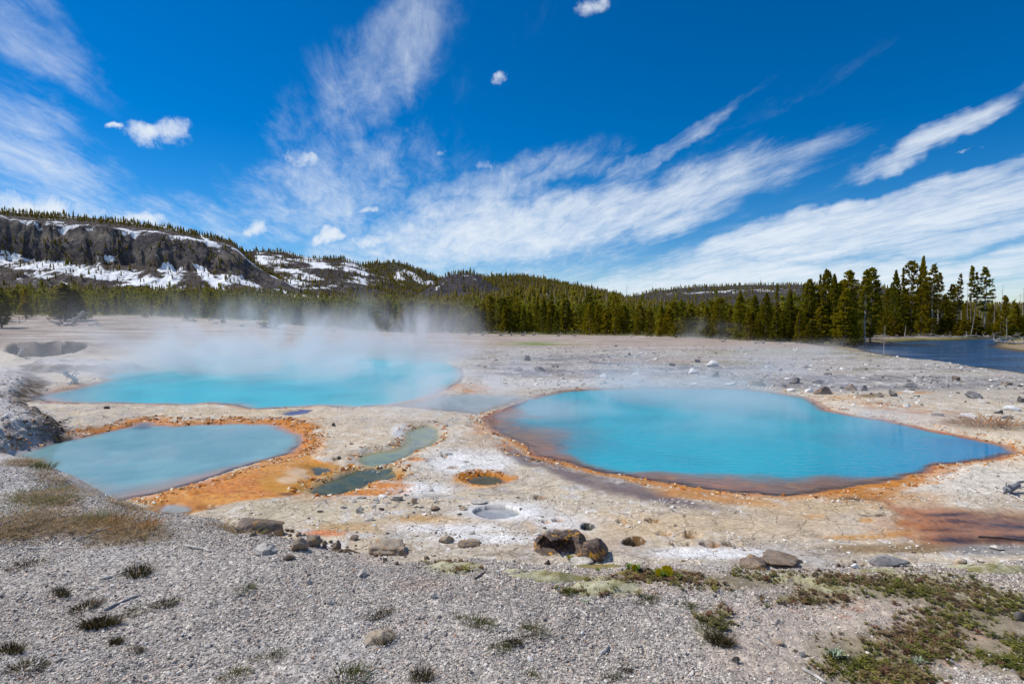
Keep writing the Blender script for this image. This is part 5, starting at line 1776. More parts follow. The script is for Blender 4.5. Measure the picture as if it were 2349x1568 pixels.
# broken sinter outcrops along the bank edge
for X, Y, w, h, mt_, lb, kw in (
        (592, 1207, 112, 26, M_R_BROWN, 'long layered brown-grey rock slab at the left bank edge', dict(sub=4, cuts=14, rough=.2, depth=.7)),
        (640, 1214, 34, 22, M_R_BROWN, 'broken right end of the layered slab', dict(sub=3, cuts=10, rough=.2)),
        (684, 1250, 40, 24, M_R_BROWN, 'dark hollow brown rock below the layered slab', dict(sub=4, cuts=4, rough=.38, depth=1.0)),
        (712, 1240, 44, 20, M_R_BROWN, 'knobbly row of brown lumps at the bank edge', dict(sub=4, cuts=4, rough=.38, depth=1.0)),
        (770, 1250, 24, 17, M_R_BROWN, 'last brown knob left of the brown moss mound', dict(sub=3, rough=.2)),
        (662, 1277, 32, 11, M_R_BROWN, 'low brown stone lying in the gravel below the knobbly rocks', dict(sub=3)),
        (606, 1258, 60, 20, M_R_PALE, 'pale half-buried outcrop left of the knobbly rocks', dict(sub=4, cuts=4, rough=.38, depth=1.0)),
        (885, 1258, 96, 26, M_R_TAN, 'tan conglomerate lump right of the brown moss mound', dict(sub=4, cuts=4, rough=.38, depth=1.0)),
        (812, 1233, 22, 9, M_R_BROWN, 'small brown stone on the orange stain', dict(sub=3)),
        (1022, 1234, 40, 15, M_R_TAN, 'tan rough knob on the white sinter edge', dict(sub=4, cuts=4, rough=.38, depth=1.0)),
        (1078, 1246, 62, 13, M_R_BROWN, 'brown crumbling ridge right of the tan knob', dict(sub=4, cuts=4, rough=.38, depth=1.0)),
        (830, 1314, 30, 12, M_R_PALE, 'white grey crumbly stone in the gravel', dict(sub=3, rough=.2)),
        (1738, 1288, 78, 24, M_R_BROWN, 'pebbly brown rock at the bank edge, left of two', dict(sub=4, cuts=4, rough=.38, depth=1.0)),
        (1800, 1288, 110, 20, M_R_BROWN, 'long pebbly conglomerate rock at the bank edge, right of two', dict(sub=4, cuts=4, rough=.38, depth=1.0)),
        (2045, 1284, 92, 22, M_R_GREY, 'flat grey lichened slab behind the low green plants', dict(sub=4, cuts=12, rough=.12)),
        (2212, 1284, 50, 18, M_R_TAN, 'pinkish hump of rock beside yellow green moss', dict(sub=4, rough=.1)),
        (1963, 1298, 20, 9, M_R_WHITE, 'bright white stone on the bank edge behind the green plants', dict(sub=3)),
        (1330, 1285, 70, 12, M_R_PALE, 'smooth pale rock in front of the dark boulder', dict(sub=4, rough=.1)),
        (1255, 1290, 16, 8, M_R_DARK, 'small dark stone on the smooth pale rock', dict(sub=3)),
        (1480, 1305, 40, 13, M_R_BROWN, 'brown rough stone near the yellow flowers', dict(sub=3, rough=.2)),
        (1843, 1498, 15, 12, M_R_GREY, 'pale grey round stone beside the silvery plant', dict(sub=3)),
        (2342, 1413, 24, 16, M_R_CHAR, 'smooth blue grey stone at the right edge', dict(sub=3, cuts=2, rough=.05)),
        (709, 1333, 16, 9, M_R_PALE, 'smooth pale grey pebble left in the gravel', dict(sub=3, cuts=2, rough=.05)),
        (757, 1381, 11, 8, M_R_PALE, 'pale bluish pebble lower left of the tan dusty patch', dict(sub=3, cuts=2, rough=.05)),
        (994, 1366, 15, 10, M_R_PALE, 'light round pebble in the middle gravel', dict(sub=3, cuts=2, rough=.05)),
        (2290, 1256, 30, 8, M_R_PALE, 'pale plate on the bluish grey gravel by the run-off', dict(sub=3)),
        (1690, 1513, 20, 12, M_DARKWOOD, 'dark brown clod on the gravel', dict(sub=3, rough=.2)),
        (1784, 1470, 30, 10, M_R_TAN, 'crumbly tan clod beside the low plants', dict(sub=3, rough=.25)),
        (1240, 1140, 28, 6, M_R_TAN, 'orange-brown rim stone over a tiny hole in the flat', dict(sub=3))):
    rock(X, Y, w, h * 1.25, mt_, lb, **{'sink': 0.26, **kw})

# thin broken plates on the sinter flat
for X, Y, w, h, mt_, lb in ((913, 1143, 34, 10, M_R_PALE, 'largest tilted sinter plate in the broken heap'), (823, 1170, 20, 11, M_R_PALE, 'lone upright plate left below the heap'), (787, 1162, 18, 7, M_R_PALE, 'small dark edged plate left of the lone upright one'),
                            (947, 1150, 20, 9, M_R_BROWN, 'dark plate right of the largest tilted plate'), (1098, 1151, 40, 8, M_R_PALE, 'flat pale plate behind the small grey pool'), (1060, 1164, 28, 7, M_R_TAN, 'orange edged plate left of the small grey pool'),
                            (995, 1166, 28, 9, M_R_BROWN, 'brown broken plate at the right end of the heap'), (875, 1167, 20, 6, M_R_BROWN, 'small brown plate under the heap'), (875, 1136, 26, 6, M_R_WHITE, 'white bone-like plate on the orange edge'),
                            (845, 1190, 24, 6, M_R_PALE, 'pale low plate on the beige flat'), (1030, 1040, 20, 5, M_R_WHITE, 'white plate near the small yellow hole'), (1000, 1206, 30, 5, M_R_PALE, 'thin raised crust with dark shadow on white sinter'),
                            (765, 974, 9, 6, M_R_CHAR, 'little dark stone on the beige flat between pools'), (805, 1017, 10, 4, M_R_CHAR, 'tiny grey stone below the little dark one'), (242, 935, 15, 5, M_R_CHAR, 'dark flat stone on the strip between two pools'), (775, 1048, 12, 5, M_R_BROWN, 'brown crumb at the reddish stain')):
    rock(X, Y, w, h, mt_, lb, name='sinter_plate' if w > 15 else 'rock', cat='rock plate' if w > 15 else 'rock', depth=.7, sub=3, cuts=12, sink=.15)
plate = [rock_mesh('sinter_plate', 700 + i, (1, .7, .22), 2, 11, .16) for i in range(6)]
for pm in plate:
    pm.materials.append(M_R_PALE)
for i in range(64):
    X, Y = rng.normal(915, 62), rng.normal(1150, 17)
    if i > 44:
        X, Y = rng.uniform(700, 1200), rng.uniform(1160, 1250)
    p = gp(X, Y)
    w = rng.uniform(6, 19) / F * p[1]
    tag(obj('sinter_plate', plate[i % 6], None, loc=(p[0], p[1], p[2] + w * .08), rot=(rng.normal(0, .28), rng.normal(0, .28), rng.uniform(0, 6.28)), scale=w),
        'small broken sinter plate ' + ('right of the heap, on white crust' if i > 44 and X > 950 else 'below the heap, toward the bank' if i > 44 else 'in the left part of the heap' if X < 890 else 'in the middle of the heap' if X < 940 else 'in the right part of the heap'), 'rock plate', 'broken sinter plates on the flat')


crumb = [rock_mesh('rock', 760 + i, (1, .9, .8), 2, 4, .3) for i in range(5)]
for pm in crumb:
    pm.materials.append(M_R_BROWN)
edge_px = np.array(BANK_EDGE, float)
for i in range(70):
    X = rng.choice([rng.normal(700, 70), rng.normal(880, 50), rng.uniform(560, 1120), rng.uniform(1650, 2100)], p=[.4, .2, .2, .2])
    Y = float(np.interp(X, edge_px[:, 0], edge_px[:, 1])) + rng.uniform(-6, 22)
    p = gp(X, Y)
    w = rng.uniform(5, 17) / F * p[1]
    tag(obj('rock', crumb[i % 5], None, loc=(p[0], p[1], p[2] + w * .15), rot=(rng.normal(0, .4), rng.normal(0, .4), rng.uniform(0, 6.28)), scale=w), 'small brown crumb of sinter on the bank edge, ' + zone(X, [(670, 'by the layered slab'), (760, 'by the knobbly lumps'), (860, 'by the brown moss mound'), (960, 'by the tan conglomerate lump'), (1400, 'by the left moss cushion'), (9999, 'by the right pebbly rocks')]), 'rock', 'brown crumbs along the bank edge')


for i in range(40):
    X, Y = rng.uniform(0, 165), 0
    Y = float(np.interp(X, [0, 45, 95, 150, 165], [1020, 1006, 992, 978, 970])) + rng.uniform(-18, 8)
    p = gp(X, Y)
    w = rng.uniform(6, 20) / F * p[1]
    tag(obj('rock', PROTO[(3 if i % 3 else 4, i % 8)], None, loc=(p[0], p[1], p[2] + w * .1), rot=(rng.normal(0, .3), rng.normal(0, .3), rng.uniform(0, 6.28)), scale=w), ('pale' if i % 3 else 'brown') + ' crumbled lump on the chalky left ledge, ' + ('its left end' if X < 60 else 'its middle' if X < 115 else 'its pointed right end'), 'rock', 'lumps along the chalky ledge')


# ------------------------------------------------------------------ sticks and driftwood
def stick(X1, Y1, X2, Y2, rpx, matl, label, name='stick', bend=0.06, end=0.6, cat='stick', lift=0.8, split=False):
    a, b = gp(X1, Y1), gp(X2, Y2)
    r = rpx / F * (a[1] + b[1]) / 2
    n = 8
    g = np.random.default_rng(int(X1 * 3 + Y1))
    t_ = np.linspace(0, 1, n)
    P = a[None] * (1 - t_[:, None]) + b[None] * t_[:, None]
    L = np.linalg.norm(b - a)
    sd = np.array([-(b - a)[1], (b - a)[0], 0]) / (L + 1e-9)
    P += sd[None] * (np.sin(t_ * math.pi) * bend * L * g.choice([-1, 1]) + g.normal(0, .012 * L, n))[:, None]
    P[:, 2] = height(P[:, 0], P[:, 1])
    P[:, 2] = np.maximum(P[:, 2], np.linspace(P[0, 2], P[-1, 2], n)) + r * lift
    o_ = P.mean(0)
    V, Fc = tube(P - o_, r * (1 - (1 - end) * t_) * g.uniform(.85, 1.15, n), 7)
    if split:
        Vb, Fb = tube(P[: n // 2 + 1] - o_ + sd * r * 1.7, r * .8 * np.ones(n // 2 + 1), 6)
        V, Fc = join([(V, Fc), (Vb, Fb)])
    me_ = npmesh(name, V, Fc)
    smooth(me_)
    return tag(obj(name, me_, matl, loc=tuple(o_)), label, cat)


for a in ((228, 1330, 289, 1312, 3.2, M_DRIFT, 'pinkish white curved stick on the left gravel'), (238, 1401, 316, 1368, 3.4, M_DRIFT_DK, 'grey split board lying on the left gravel above the dark tuft'),
          (215, 1222, 285, 1203, 2.6, M_DRIFT, 'long grey branch lying across the dry grass'), (176, 1241, 216, 1226, 2.0, M_DRIFT, 'short thin stick at the lower end of the grey branch'),
          (420, 1253, 482, 1266, 2.8, M_DRIFT, 'white stick on the gravel below the bank edge'), (0, 1206, 28, 1192, 3.0, M_DRIFT_DK, 'dark grey stick at the left edge in the grass'),
          (60, 1256, 104, 1258, 2.2, M_DRIFT, 'pale chips of wood below the dry grass'), (820, 1370, 848, 1383, 2.2, M_DRIFT, 'white curved stick in the middle gravel'),
          (1090, 1328, 1118, 1308, 2.4, M_DARKWOOD, 'dark forked twig beside the moss patch'), (1116, 1323, 1158, 1334, 1.8, M_DRIFT, 'thin white stick right of the dark forked twig'),
          (1321, 1397, 1348, 1415, 3.2, M_DRIFT, 'flat light wood chip below the pale green rosette'), (1376, 1502, 1396, 1484, 5.0, M_DRIFT, 'thick weathered wood chunk in the centre gravel'),
          (1283, 1436, 1310, 1426, 1.3, M_DRIFT, 'thin twig left of the centre'), (1515, 1470, 1546, 1482, 1.6, M_DRIFT, 'thin white stick right of the centre'), (1840, 1536, 1893, 1568, 5.0, M_DRIFT, 'white grey board at the bottom edge right'),
          (1735, 1463, 1770, 1490, 2.0, M_DRIFT_DK, 'grey stick beside the tan crumbly clod'), (2180, 1516, 2206, 1531, 2.6, M_DRIFT_DK, 'short grey stick on the lichened slab'), (1220, 1394, 1262, 1397, 1.3, M_DRIFT, 'straight thin pale twig in the gravel'),
          (1430, 1530, 1468, 1538, 1.8, M_DRIFT, 'thin pale twig near the bottom right of centre'), (1645, 1440, 1675, 1424, 1.6, M_DARKWOOD, 'dark branched twig among low plants'), (760, 1368, 720, 1370, 1.0, M_DRIFT, 'very thin white stem on the gravel'),
          (930, 1378, 948, 1392, 1.2, M_DRIFT, 'little straw stem near the middle'), (1010, 1268, 1028, 1276, 1.2, M_DRIFT, 'small white twig under the moss patch'), (2275, 1120, 2349, 1150, 2.2, M_DRIFT, 'bare pale branch reaching in from the right edge'),
          (2245, 1232, 2349, 1240, 2.2, M_DARKWOOD, 'reddish bent branch lying across the run-off')):
    stick(*a[:6], a[6])


def deadwood(X, Y, wpx, hpx, n, label, matl=None, group=None, seed=0, trunk=None, name='driftwood'):
    """an uprooted tangle: thick crooked stem with bare crooked limbs"""
    p = gp(X, Y)
    g = np.random.default_rng(seed + int(X))
    sx, sz = wpx / F * p[1], hpx / F * p[1]
    root = empty(name, tuple(p))
    tag(root, label, 'driftwood', group)
    matl = matl or M_DEAD
    if trunk:
        (a0, z0), (a1, z1) = trunk
        P = np.linspace([a0 * sx, 0.1 * sx, z0 * sz], [a1 * sx, -0.1 * sx, z1 * sz], 6) + g.normal(0, .02 * sx, (6, 3))
    else:
        P = np.linspace([-.15 * sx, 0, .05 * sz], [.2 * sx, .1 * sx, .3 * sz], 5) + g.normal(0, .03 * sx, (5, 3))
    V, Fc = tube(P, np.linspace(.075, .045, len(P)) * sz * 1.5, 7)
    me_ = npmesh('stem', V, Fc)
    smooth(me_)
    obj('stem', me_, matl, root)
    for i in range(n):
        st = P[g.integers(0, len(P))].copy()
        d = np.array([g.normal(0, 1), g.normal(0, .6), abs(g.normal(.55, .5))])
        d /= np.linalg.norm(d)
        L = g.uniform(.35, .9) * max(sx, sz) * .6
        pts = [st]
        for k_ in range(5):
            d = d + g.normal(0, .38, 3)
            d[2] -= .12
            d /= np.linalg.norm(d)
            q_ = pts[-1] + d * L / 5
            q_[2] = min(max(q_[2], 0.02), sz)
            q_[0] = np.clip(q_[0], -.55 * sx, .55 * sx)
            pts.append(q_)
        V, Fc = tube(pts, np.linspace(.045, .012, 6) * sz * g.uniform(.7, 1.4), 5)
        me_ = npmesh('limb', V, Fc)
        smooth(me_)
        obj('limb', me_, matl, root)
    return root


deadwood(156, 879, 66, 42, 16, 'white twisted uprooted stump on the bank of the steaming pool', M_BLEACH, seed=3, trunk=((.25, .08), (-.1, .7)))
deadwood(145, 747, 74, 30, 12, 'fallen grey trunk with splintered root end under the lone pine', seed=5, trunk=((-.35, .25), (.4, .12)))
deadwood(175, 746, 46, 40, 4, 'grey leaning trunk crossing the fallen one under the lone pine', seed=8, trunk=((-.3, .1), (.42, .75)))
deadwood(34, 742, 48, 17, 9, 'low dead branches far left on the plain', seed=6, trunk=((-.3, .3), (.4, .2)))
deadwood(215, 748, 60, 12, 9, 'flat brush of dead twigs right of the fallen trunk', seed=9)
deadwood(45, 818, 36, 26, 6, 'pale dead branch hanging over the steaming pit', M_DRIFT, seed=12, trunk=((-.2, .05), (.35, .85)))
deadwood(2325, 1130, 90, 80, 7, 'bare wiry dead bush at the right edge beside the pool', M_DRIFT_DK, seed=14, name='dead_bush')
deadwood(2028, 816, 26, 16, 6, 'grey root tangle at the foot of the thin riverside sapling', seed=15)
i = 0
for X, Y, w, h in ((490, 741, 40, 12), (555, 747, 26, 15), (483, 733, 24, 12), (600, 751, 22, 14), (735, 758, 34, 16), (765, 760, 36, 14), (940, 765, 40, 14), (960, 766, 30, 16), (1080, 766, 34, 16), (1110, 767, 40, 20),
                   (1150, 768, 44, 16), (1175, 768, 34, 16), (1200, 768, 26, 18), (1225, 768, 30, 14), (1282, 769, 26, 14), (1320, 770, 22, 12), (1450, 771, 18, 12), (1660, 782, 30, 12), (1735, 786, 28, 12), (1752, 786, 20, 14), (1790, 787, 34, 12), (1830, 786, 20, 12)):
    deadwood(X, Y + 2, w, h, 7, 'tangle of dead branches at the forest foot, ' + zone(X), group='dead branches along the forest foot', seed=40 + i)
    i += 1
for X, Y, w, h, lb in ((2040, 768, 60, 10, 'pale fallen logs on the far river bank beneath the first pine'), (2120, 772, 90, 9, 'long pale log lying along the far river bank'), (2190, 772, 60, 14, 'grey tangle of branches at the water across the river'),
                       (2240, 770, 50, 16, 'brushy dead branches under the bare stems across the river'), (2320, 780, 60, 26, 'root mass and branches on the small point at the right edge'), (2290, 772, 60, 12, 'grey brush on the far bank near the right edge')):
    p = at_dist(X, 116)
    deadwood(X, 774.5 if X < 2300 else 790, w, h, 10, lb, seed=80 + int(X), trunk=((-.45, .2), (.45, .15)))


# ------------------------------------------------------------------ gravel, chips and rubble as instanced stones
def mat_stones(name, lo, mid, hi):
    m, t, out = new_mat(name)
    tint = t.node('ShaderNodeAttribute', attribute_name='tint', attribute_type='INSTANCER').outputs['Color']
    pos = t.node('ShaderNodeNewGeometry').outputs['Position']
    n = t.noise(pos, 60.0, 3, 0.6).outputs[0]
    c_ = t.mix(1.0, tint, t.ramp(n, [(0.3, (0.8, 0.8, 0.8)), (0.7, (1.15, 1.15, 1.15))]), 'MULTIPLY')
    finish(t, out, c_, 0.9)
    return m


M_STONES = mat_stones('loose gravel stones', 0, 0, 0)


def stones(name, P, scl, tint, label, sub=1, seed=0, flat=1.0):
    n = len(P)
    me_ = bpy.data.meshes.new(name)
    me_.vertices.add(n)
    me_.vertices.foreach_set('co', np.asarray(P, np.float32).ravel())
    attr(me_, 'rot', 'FLOAT_VECTOR', np.stack([rng.normal(0, .35, n), rng.normal(0, .35, n), rng.uniform(0, 6.28, n)], 1))
    s3 = np.stack([scl * rng.uniform(.8, 1.3, n), scl * rng.uniform(.6, 1.0, n), scl * rng.uniform(.4, .85, n) * flat], 1)
    attr(me_, 'scl', 'FLOAT_VECTOR', s3)
    attr(me_, 'tint', 'FLOAT_COLOR', tint)
    o = obj(name, me_)
    ng = bpy.data.node_groups.new(name, 'GeometryNodeTree')
    ng.interface.new_socket('Geometry', in_out='INPUT', socket_type='NodeSocketGeometry')
    ng.interface.new_socket('Geometry', in_out='OUTPUT', socket_type='NodeSocketGeometry')
    N = NT(ng)
    gi = N.node('NodeGroupInput')
    go = N.node('NodeGroupOutput')
    icn = N.node('GeometryNodeMeshIcoSphere', {'Radius': 0.5, 'Subdivisions': sub})
    nz = N.node('ShaderNodeTexNoise', {'Scale': 2.6, 'Detail': 2.0})
    off_ = N.node('ShaderNodeVectorMath', {0: nz.outputs[1], 1: (0.5, 0.5, 0.5)}, operation='SUBTRACT')
    off2 = N.node('ShaderNodeVectorMath', {0: off_.outputs[0], 1: (0.8, 0.8, 0.8)}, operation='MULTIPLY')
    sp_ = N.node('GeometryNodeSetPosition', {'Geometry': icn.outputs[0], 'Offset': off2.outputs[0]})
    sm_ = N.node('GeometryNodeSetMaterial', {'Geometry': sp_.outputs[0]})
    sm_.inputs['Material'].default_value = M_STONES
    ar = N.node('GeometryNodeInputNamedAttribute', data_type='FLOAT_VECTOR')
    ar.inputs['Name'].default_value = 'rot'
    as_ = N.node('GeometryNodeInputNamedAttribute', data_type='FLOAT_VECTOR')
    as_.inputs['Name'].default_value = 'scl'
    ip = N.node('GeometryNodeInstanceOnPoints', {'Points': gi.outputs[0], 'Instance': sm_.outputs[0]})
    N.l.new(ar.outputs[0], ip.inputs['Rotation'])
    N.l.new(as_.outputs[0], ip.inputs['Scale'])
    N.l.new(ip.outputs[0], go.inputs[0])
    md_ = o.modifiers.new('stones', 'NODES')
    md_.node_group = ng
    me_.materials.append(M_STONES)
    return tag(o, label, kind='stuff')


def vmask(ellipses, X, Y, x, y, soft=0.7, warp=0.8):
    nb_, na_ = fbm(x * 1.9, y * 1.9, 4, 103), fbm(x * .55, y * .55, 5, 101)
    out = np.zeros(X.shape)
    for e in ellipses:
        d = np.hypot((X - e[0]) / e[2], (Y - e[1]) / e[3]) + warp * (0.7 * nb_ + 0.6 * na_)
        out = np.maximum(out, 1 - sst(1 - soft, 1 + soft * .4, d))
    return out


def pal(n, cols, w, jit=0.12):
    c_ = np.array([s(*k_) for k_ in cols])[rng.choice(len(cols), n, p=np.array(w) / sum(w))]
    return np.clip(c_ * (1 + rng.normal(0, jit, (n, 1))), 0.01, 0.9) * np.array([0.92, 0.895, 0.85])


# bank gravel
n = 420000
dd = rng.uniform(2.25 ** 0.4, 7.6 ** 0.4, n) ** (1 / 0.4)
xx = dd * rng.uniform(-0.96, 0.96, n)
sbv = sdf(BANK, xx, dd, 8)
zz = height(xx, dd)
XX, YY = toD(xx, dd, zz)
vg = np.maximum(vmask(VEG, XX, YY, xx, dd), vmask(GRASS, XX, YY, xx, dd))
tanp = vmask([(2150, 1420, 520, 150), (1760, 1500, 160, 90)], XX, YY, xx, dd)
dust = sst(-.25, .3, fbm(xx * 1.1, dd * 1.1, 4, 61))
k = (sbv < 0.1) & (rng.uniform(0, 1, n) < 0.35 + 0.65 * dust) & (rng.uniform(0, 1, n) > 0.75 * vg) & (rng.uniform(0, 1, n) > 0.85 * tanp)
P = np.stack([xx, dd, zz], 1)[k]
n = len(P)
sz = np.clip(rng.lognormal(math.log(0.0064), 0.45, n), 0.003, 0.032) * (0.8 + 0.09 * P[:, 1])
P[:, 2] += sz * 0.12
stones('gravel', P, sz, pal(n, [(240, 234, 226), (212, 203, 196), (180, 173, 169), (146, 141, 139), (116, 112, 112), (216, 196, 180), (176, 134, 104)], [17, 25, 24, 15, 8, 10, 1.0]), 'loose pale and grey gravel covering the near bank')
# white chips on the sinter flat
n = 110000
dd = rng.uniform(7.0, 24, n)
xx = dd * rng.uniform(-0.95, 0.95, n)
zz = height(xx, dd)
XX, YY = toD(xx, dd, zz)
sbv = sdf(BANK, xx, dd, 8)
inp = np.zeros(n)
for kk in POOL:
    inp = np.maximum(inp, sdf(POOL[kk], xx, dd, 3) < 0.45)
smooth_fan = vmask([(1880, 1205, 280, 40), (2250, 1200, 260, 50), (560, 1115, 260, 50), (1400, 1110, 260, 40)], XX, YY, xx, dd, .5, .3)
den = 0.10 + 0.9 * sst(-0.1, 0.35, fbm(xx * 0.8, dd * 0.8, 4, 77)) * np.where((YY > 1140) & (XX < 1720), 1.0, 0.45)
k = (sbv > 0.4) & (inp < 0.5) & (rng.uniform(0, 1, n) < den) & (smooth_fan < 0.4)
P = np.stack([xx, dd, zz], 1)[k]
n = len(P)
sz = np.clip(rng.lognormal(math.log(0.026), 0.5, n), 0.008, 0.11)
P[:, 2] += sz * 0.05
stones('sinter_chips', P, sz, pal(n, [(246, 245, 243), (228, 222, 214), (206, 196, 182), (160, 148, 136), (112, 102, 94)], [40, 24, 20, 13, 8]), 'white sinter chips strewn over the flat', flat=.55)
Ps, ss_, ts = [], [], []
for kk, n_, lim in (('right', 9000, 0.75), ('left', 7000, 0.8), ('far', 3000, 0.6), ('dark', 1200, 0.4), ('middle', 1200, 0.35), ('ringed', 500, 0.3)):
    pl = np.array(POOL[kk])
    xx = rng.uniform(pl[:, 0].min() - 1, pl[:, 0].max() + 1, n_ * 8)
    dd = rng.uniform(pl[:, 1].min() - 1, pl[:, 1].max() + 1, n_ * 8)
    dv = sdf(pl, xx + .22 * fbm(xx * .8, dd * .8, 4, 61), dd + .32 * fbm(xx * .8, dd * .8, 4, 65), 3)
    k = (dv > 0.03) & (dv < lim) & (sdf(BANK, xx, dd, 6) > .6) & (rng.uniform(0, 1, len(xx)) < sst(-.15, .3, fbm(xx * 2.2, dd * 2.2, 3, 95)))
    xx, dd = xx[k][:n_], dd[k][:n_]
    z_ = height(xx, dd)
    Ps.append(np.stack([xx, dd, z_ + .004], 1))
    ss_.append(np.clip(rng.lognormal(math.log(.034), .5, len(xx)), .012, .13) * (1 + dd / 40))
    c_or = pal(len(xx), [(214, 142, 66), (190, 112, 40), (226, 186, 132), (150, 96, 52), (236, 224, 206)], [3, 2, 3, 2, 3])
    c_pl = pal(len(xx), [(236, 224, 206), (214, 196, 170), (186, 160, 130), (226, 186, 132)], [4, 3, 2, 1])
    ts.append(np.where((dd < 24)[:, None], c_or, c_pl))
stones('crust', np.concatenate(Ps), np.concatenate(ss_), np.concatenate(ts), 'broken orange and cream crust along the pool rims', flat=.4)
# rubble on the grey flat by the river
n = 16000
dd = rng.uniform(24, 72, n)
xx = dd * rng.uniform(-0.15, 0.95, n)
zz = height(xx, dd)
XX, YY = toD(xx, dd, zz)
k = (sdf(RIVER, xx, dd, 8) > 1.2) & (sdf(POOL['right'], xx, dd, 8) > .5) & (sdf(POOL['shallow'], xx, dd, 8) > .5) & (sdf(POOL['far'], xx, dd, 8) > .8) & (rng.uniform(0, 1, n) < 0.12 + 0.88 * sst(-.1, .3, fbm(xx * .25, dd * .35, 4, 91)))
P = np.stack([xx, dd, zz], 1)[k]
n = len(P)
sz = np.clip(rng.lognormal(math.log(0.085), 0.5, n), 0.03, 0.3)
P[:, 2] += sz * .08
stones('rubble', P, sz, pal(n, [(238, 237, 236), (206, 202, 198), (164, 162, 162), (112, 110, 110), (84, 82, 82), (168, 150, 130)], [34, 20, 16, 12, 8, 8]), 'fine broken rubble covering the grey flat', flat=.6)
# chalky lumps on the left ledges
n = 9000
dd = rng.uniform(12, 32, n)
xx = dd * rng.uniform(-0.98, -0.5, n)
mdv = np.full(n, 1e3)
for poly, h, wd in MOUND:
    mdv = np.minimum(mdv, sdf(poly, xx, dd, 6))
zz = height(xx, dd)
k = (mdv < -0.55) | ((mdv > .2) & (mdv < .8) & (rng.uniform(0, 1, n) < .3))
P = np.stack([xx, dd, zz], 1)[k]
n = len(P)
sz = np.clip(rng.lognormal(math.log(0.05), 0.5, n), 0.02, 0.22)
stones('gravel', P, sz, pal(n, [(226, 224, 226), (196, 192, 192), (160, 154, 152), (116, 108, 102)], [34, 28, 18, 12]), 'chalky lumps on the left ledges')

# ------------------------------------------------------------------ grass, low plants and moss
M_GRASS = mat_foliage('dry and green grass', (.1, .1, .05), (.2, .18, .06), 0.35, 'tint')


def blades(seed, n, R, H, lean, w):
    g = np.random.default_rng(seed)
    V, Fc = [], []
    for i in range(n):
        a, r = g.uniform(0, 6.283), R * math.sqrt(g.uniform(0, 1))
        b = np.array([r * math.cos(a), r * math.sin(a), -0.02])
        d = np.array([math.cos(a) * lean * r / R + g.normal(0, .25), math.sin(a) * lean * r / R + g.normal(0, .25), 1.0])
        h = H * g.uniform(.5, 1.1)
        sd = np.array([-d[1], d[0], 0]) + g.normal(0, .3, 3) * np.array([1, 1, 0])
        sd /= np.linalg.norm(sd) + 1e-6
        m_ = b + d * h * .55
        tp = b + d * h + np.array([d[0], d[1], -.3]) * h * .3
        k_ = len(V)
        V += [b - sd * w, b + sd * w, m_ + sd * w * .7, m_ - sd * w * .7, tp]
        Fc += [(k_, k_ + 1, k_ + 2), (k_, k_ + 2, k_ + 3), (k_ + 3, k_ + 2, k_ + 4)]
    return np.array(V), np.array(Fc)


def tuft_mesh(seed, n, cols, R=.5, H=.27, lean=1.2, w=.009):
    V, Fc = blades(seed, n, R, H, lean, w)
    me_ = npmesh('grass_tuft', V, Fc)
    c_ = np.repeat(pal(n, cols, [1] * len(cols), .2), 5, 0)
    attr(me_, 'tint', 'FLOAT_COLOR', c_)
    me_.materials.append(M_GRASS)
    return me_


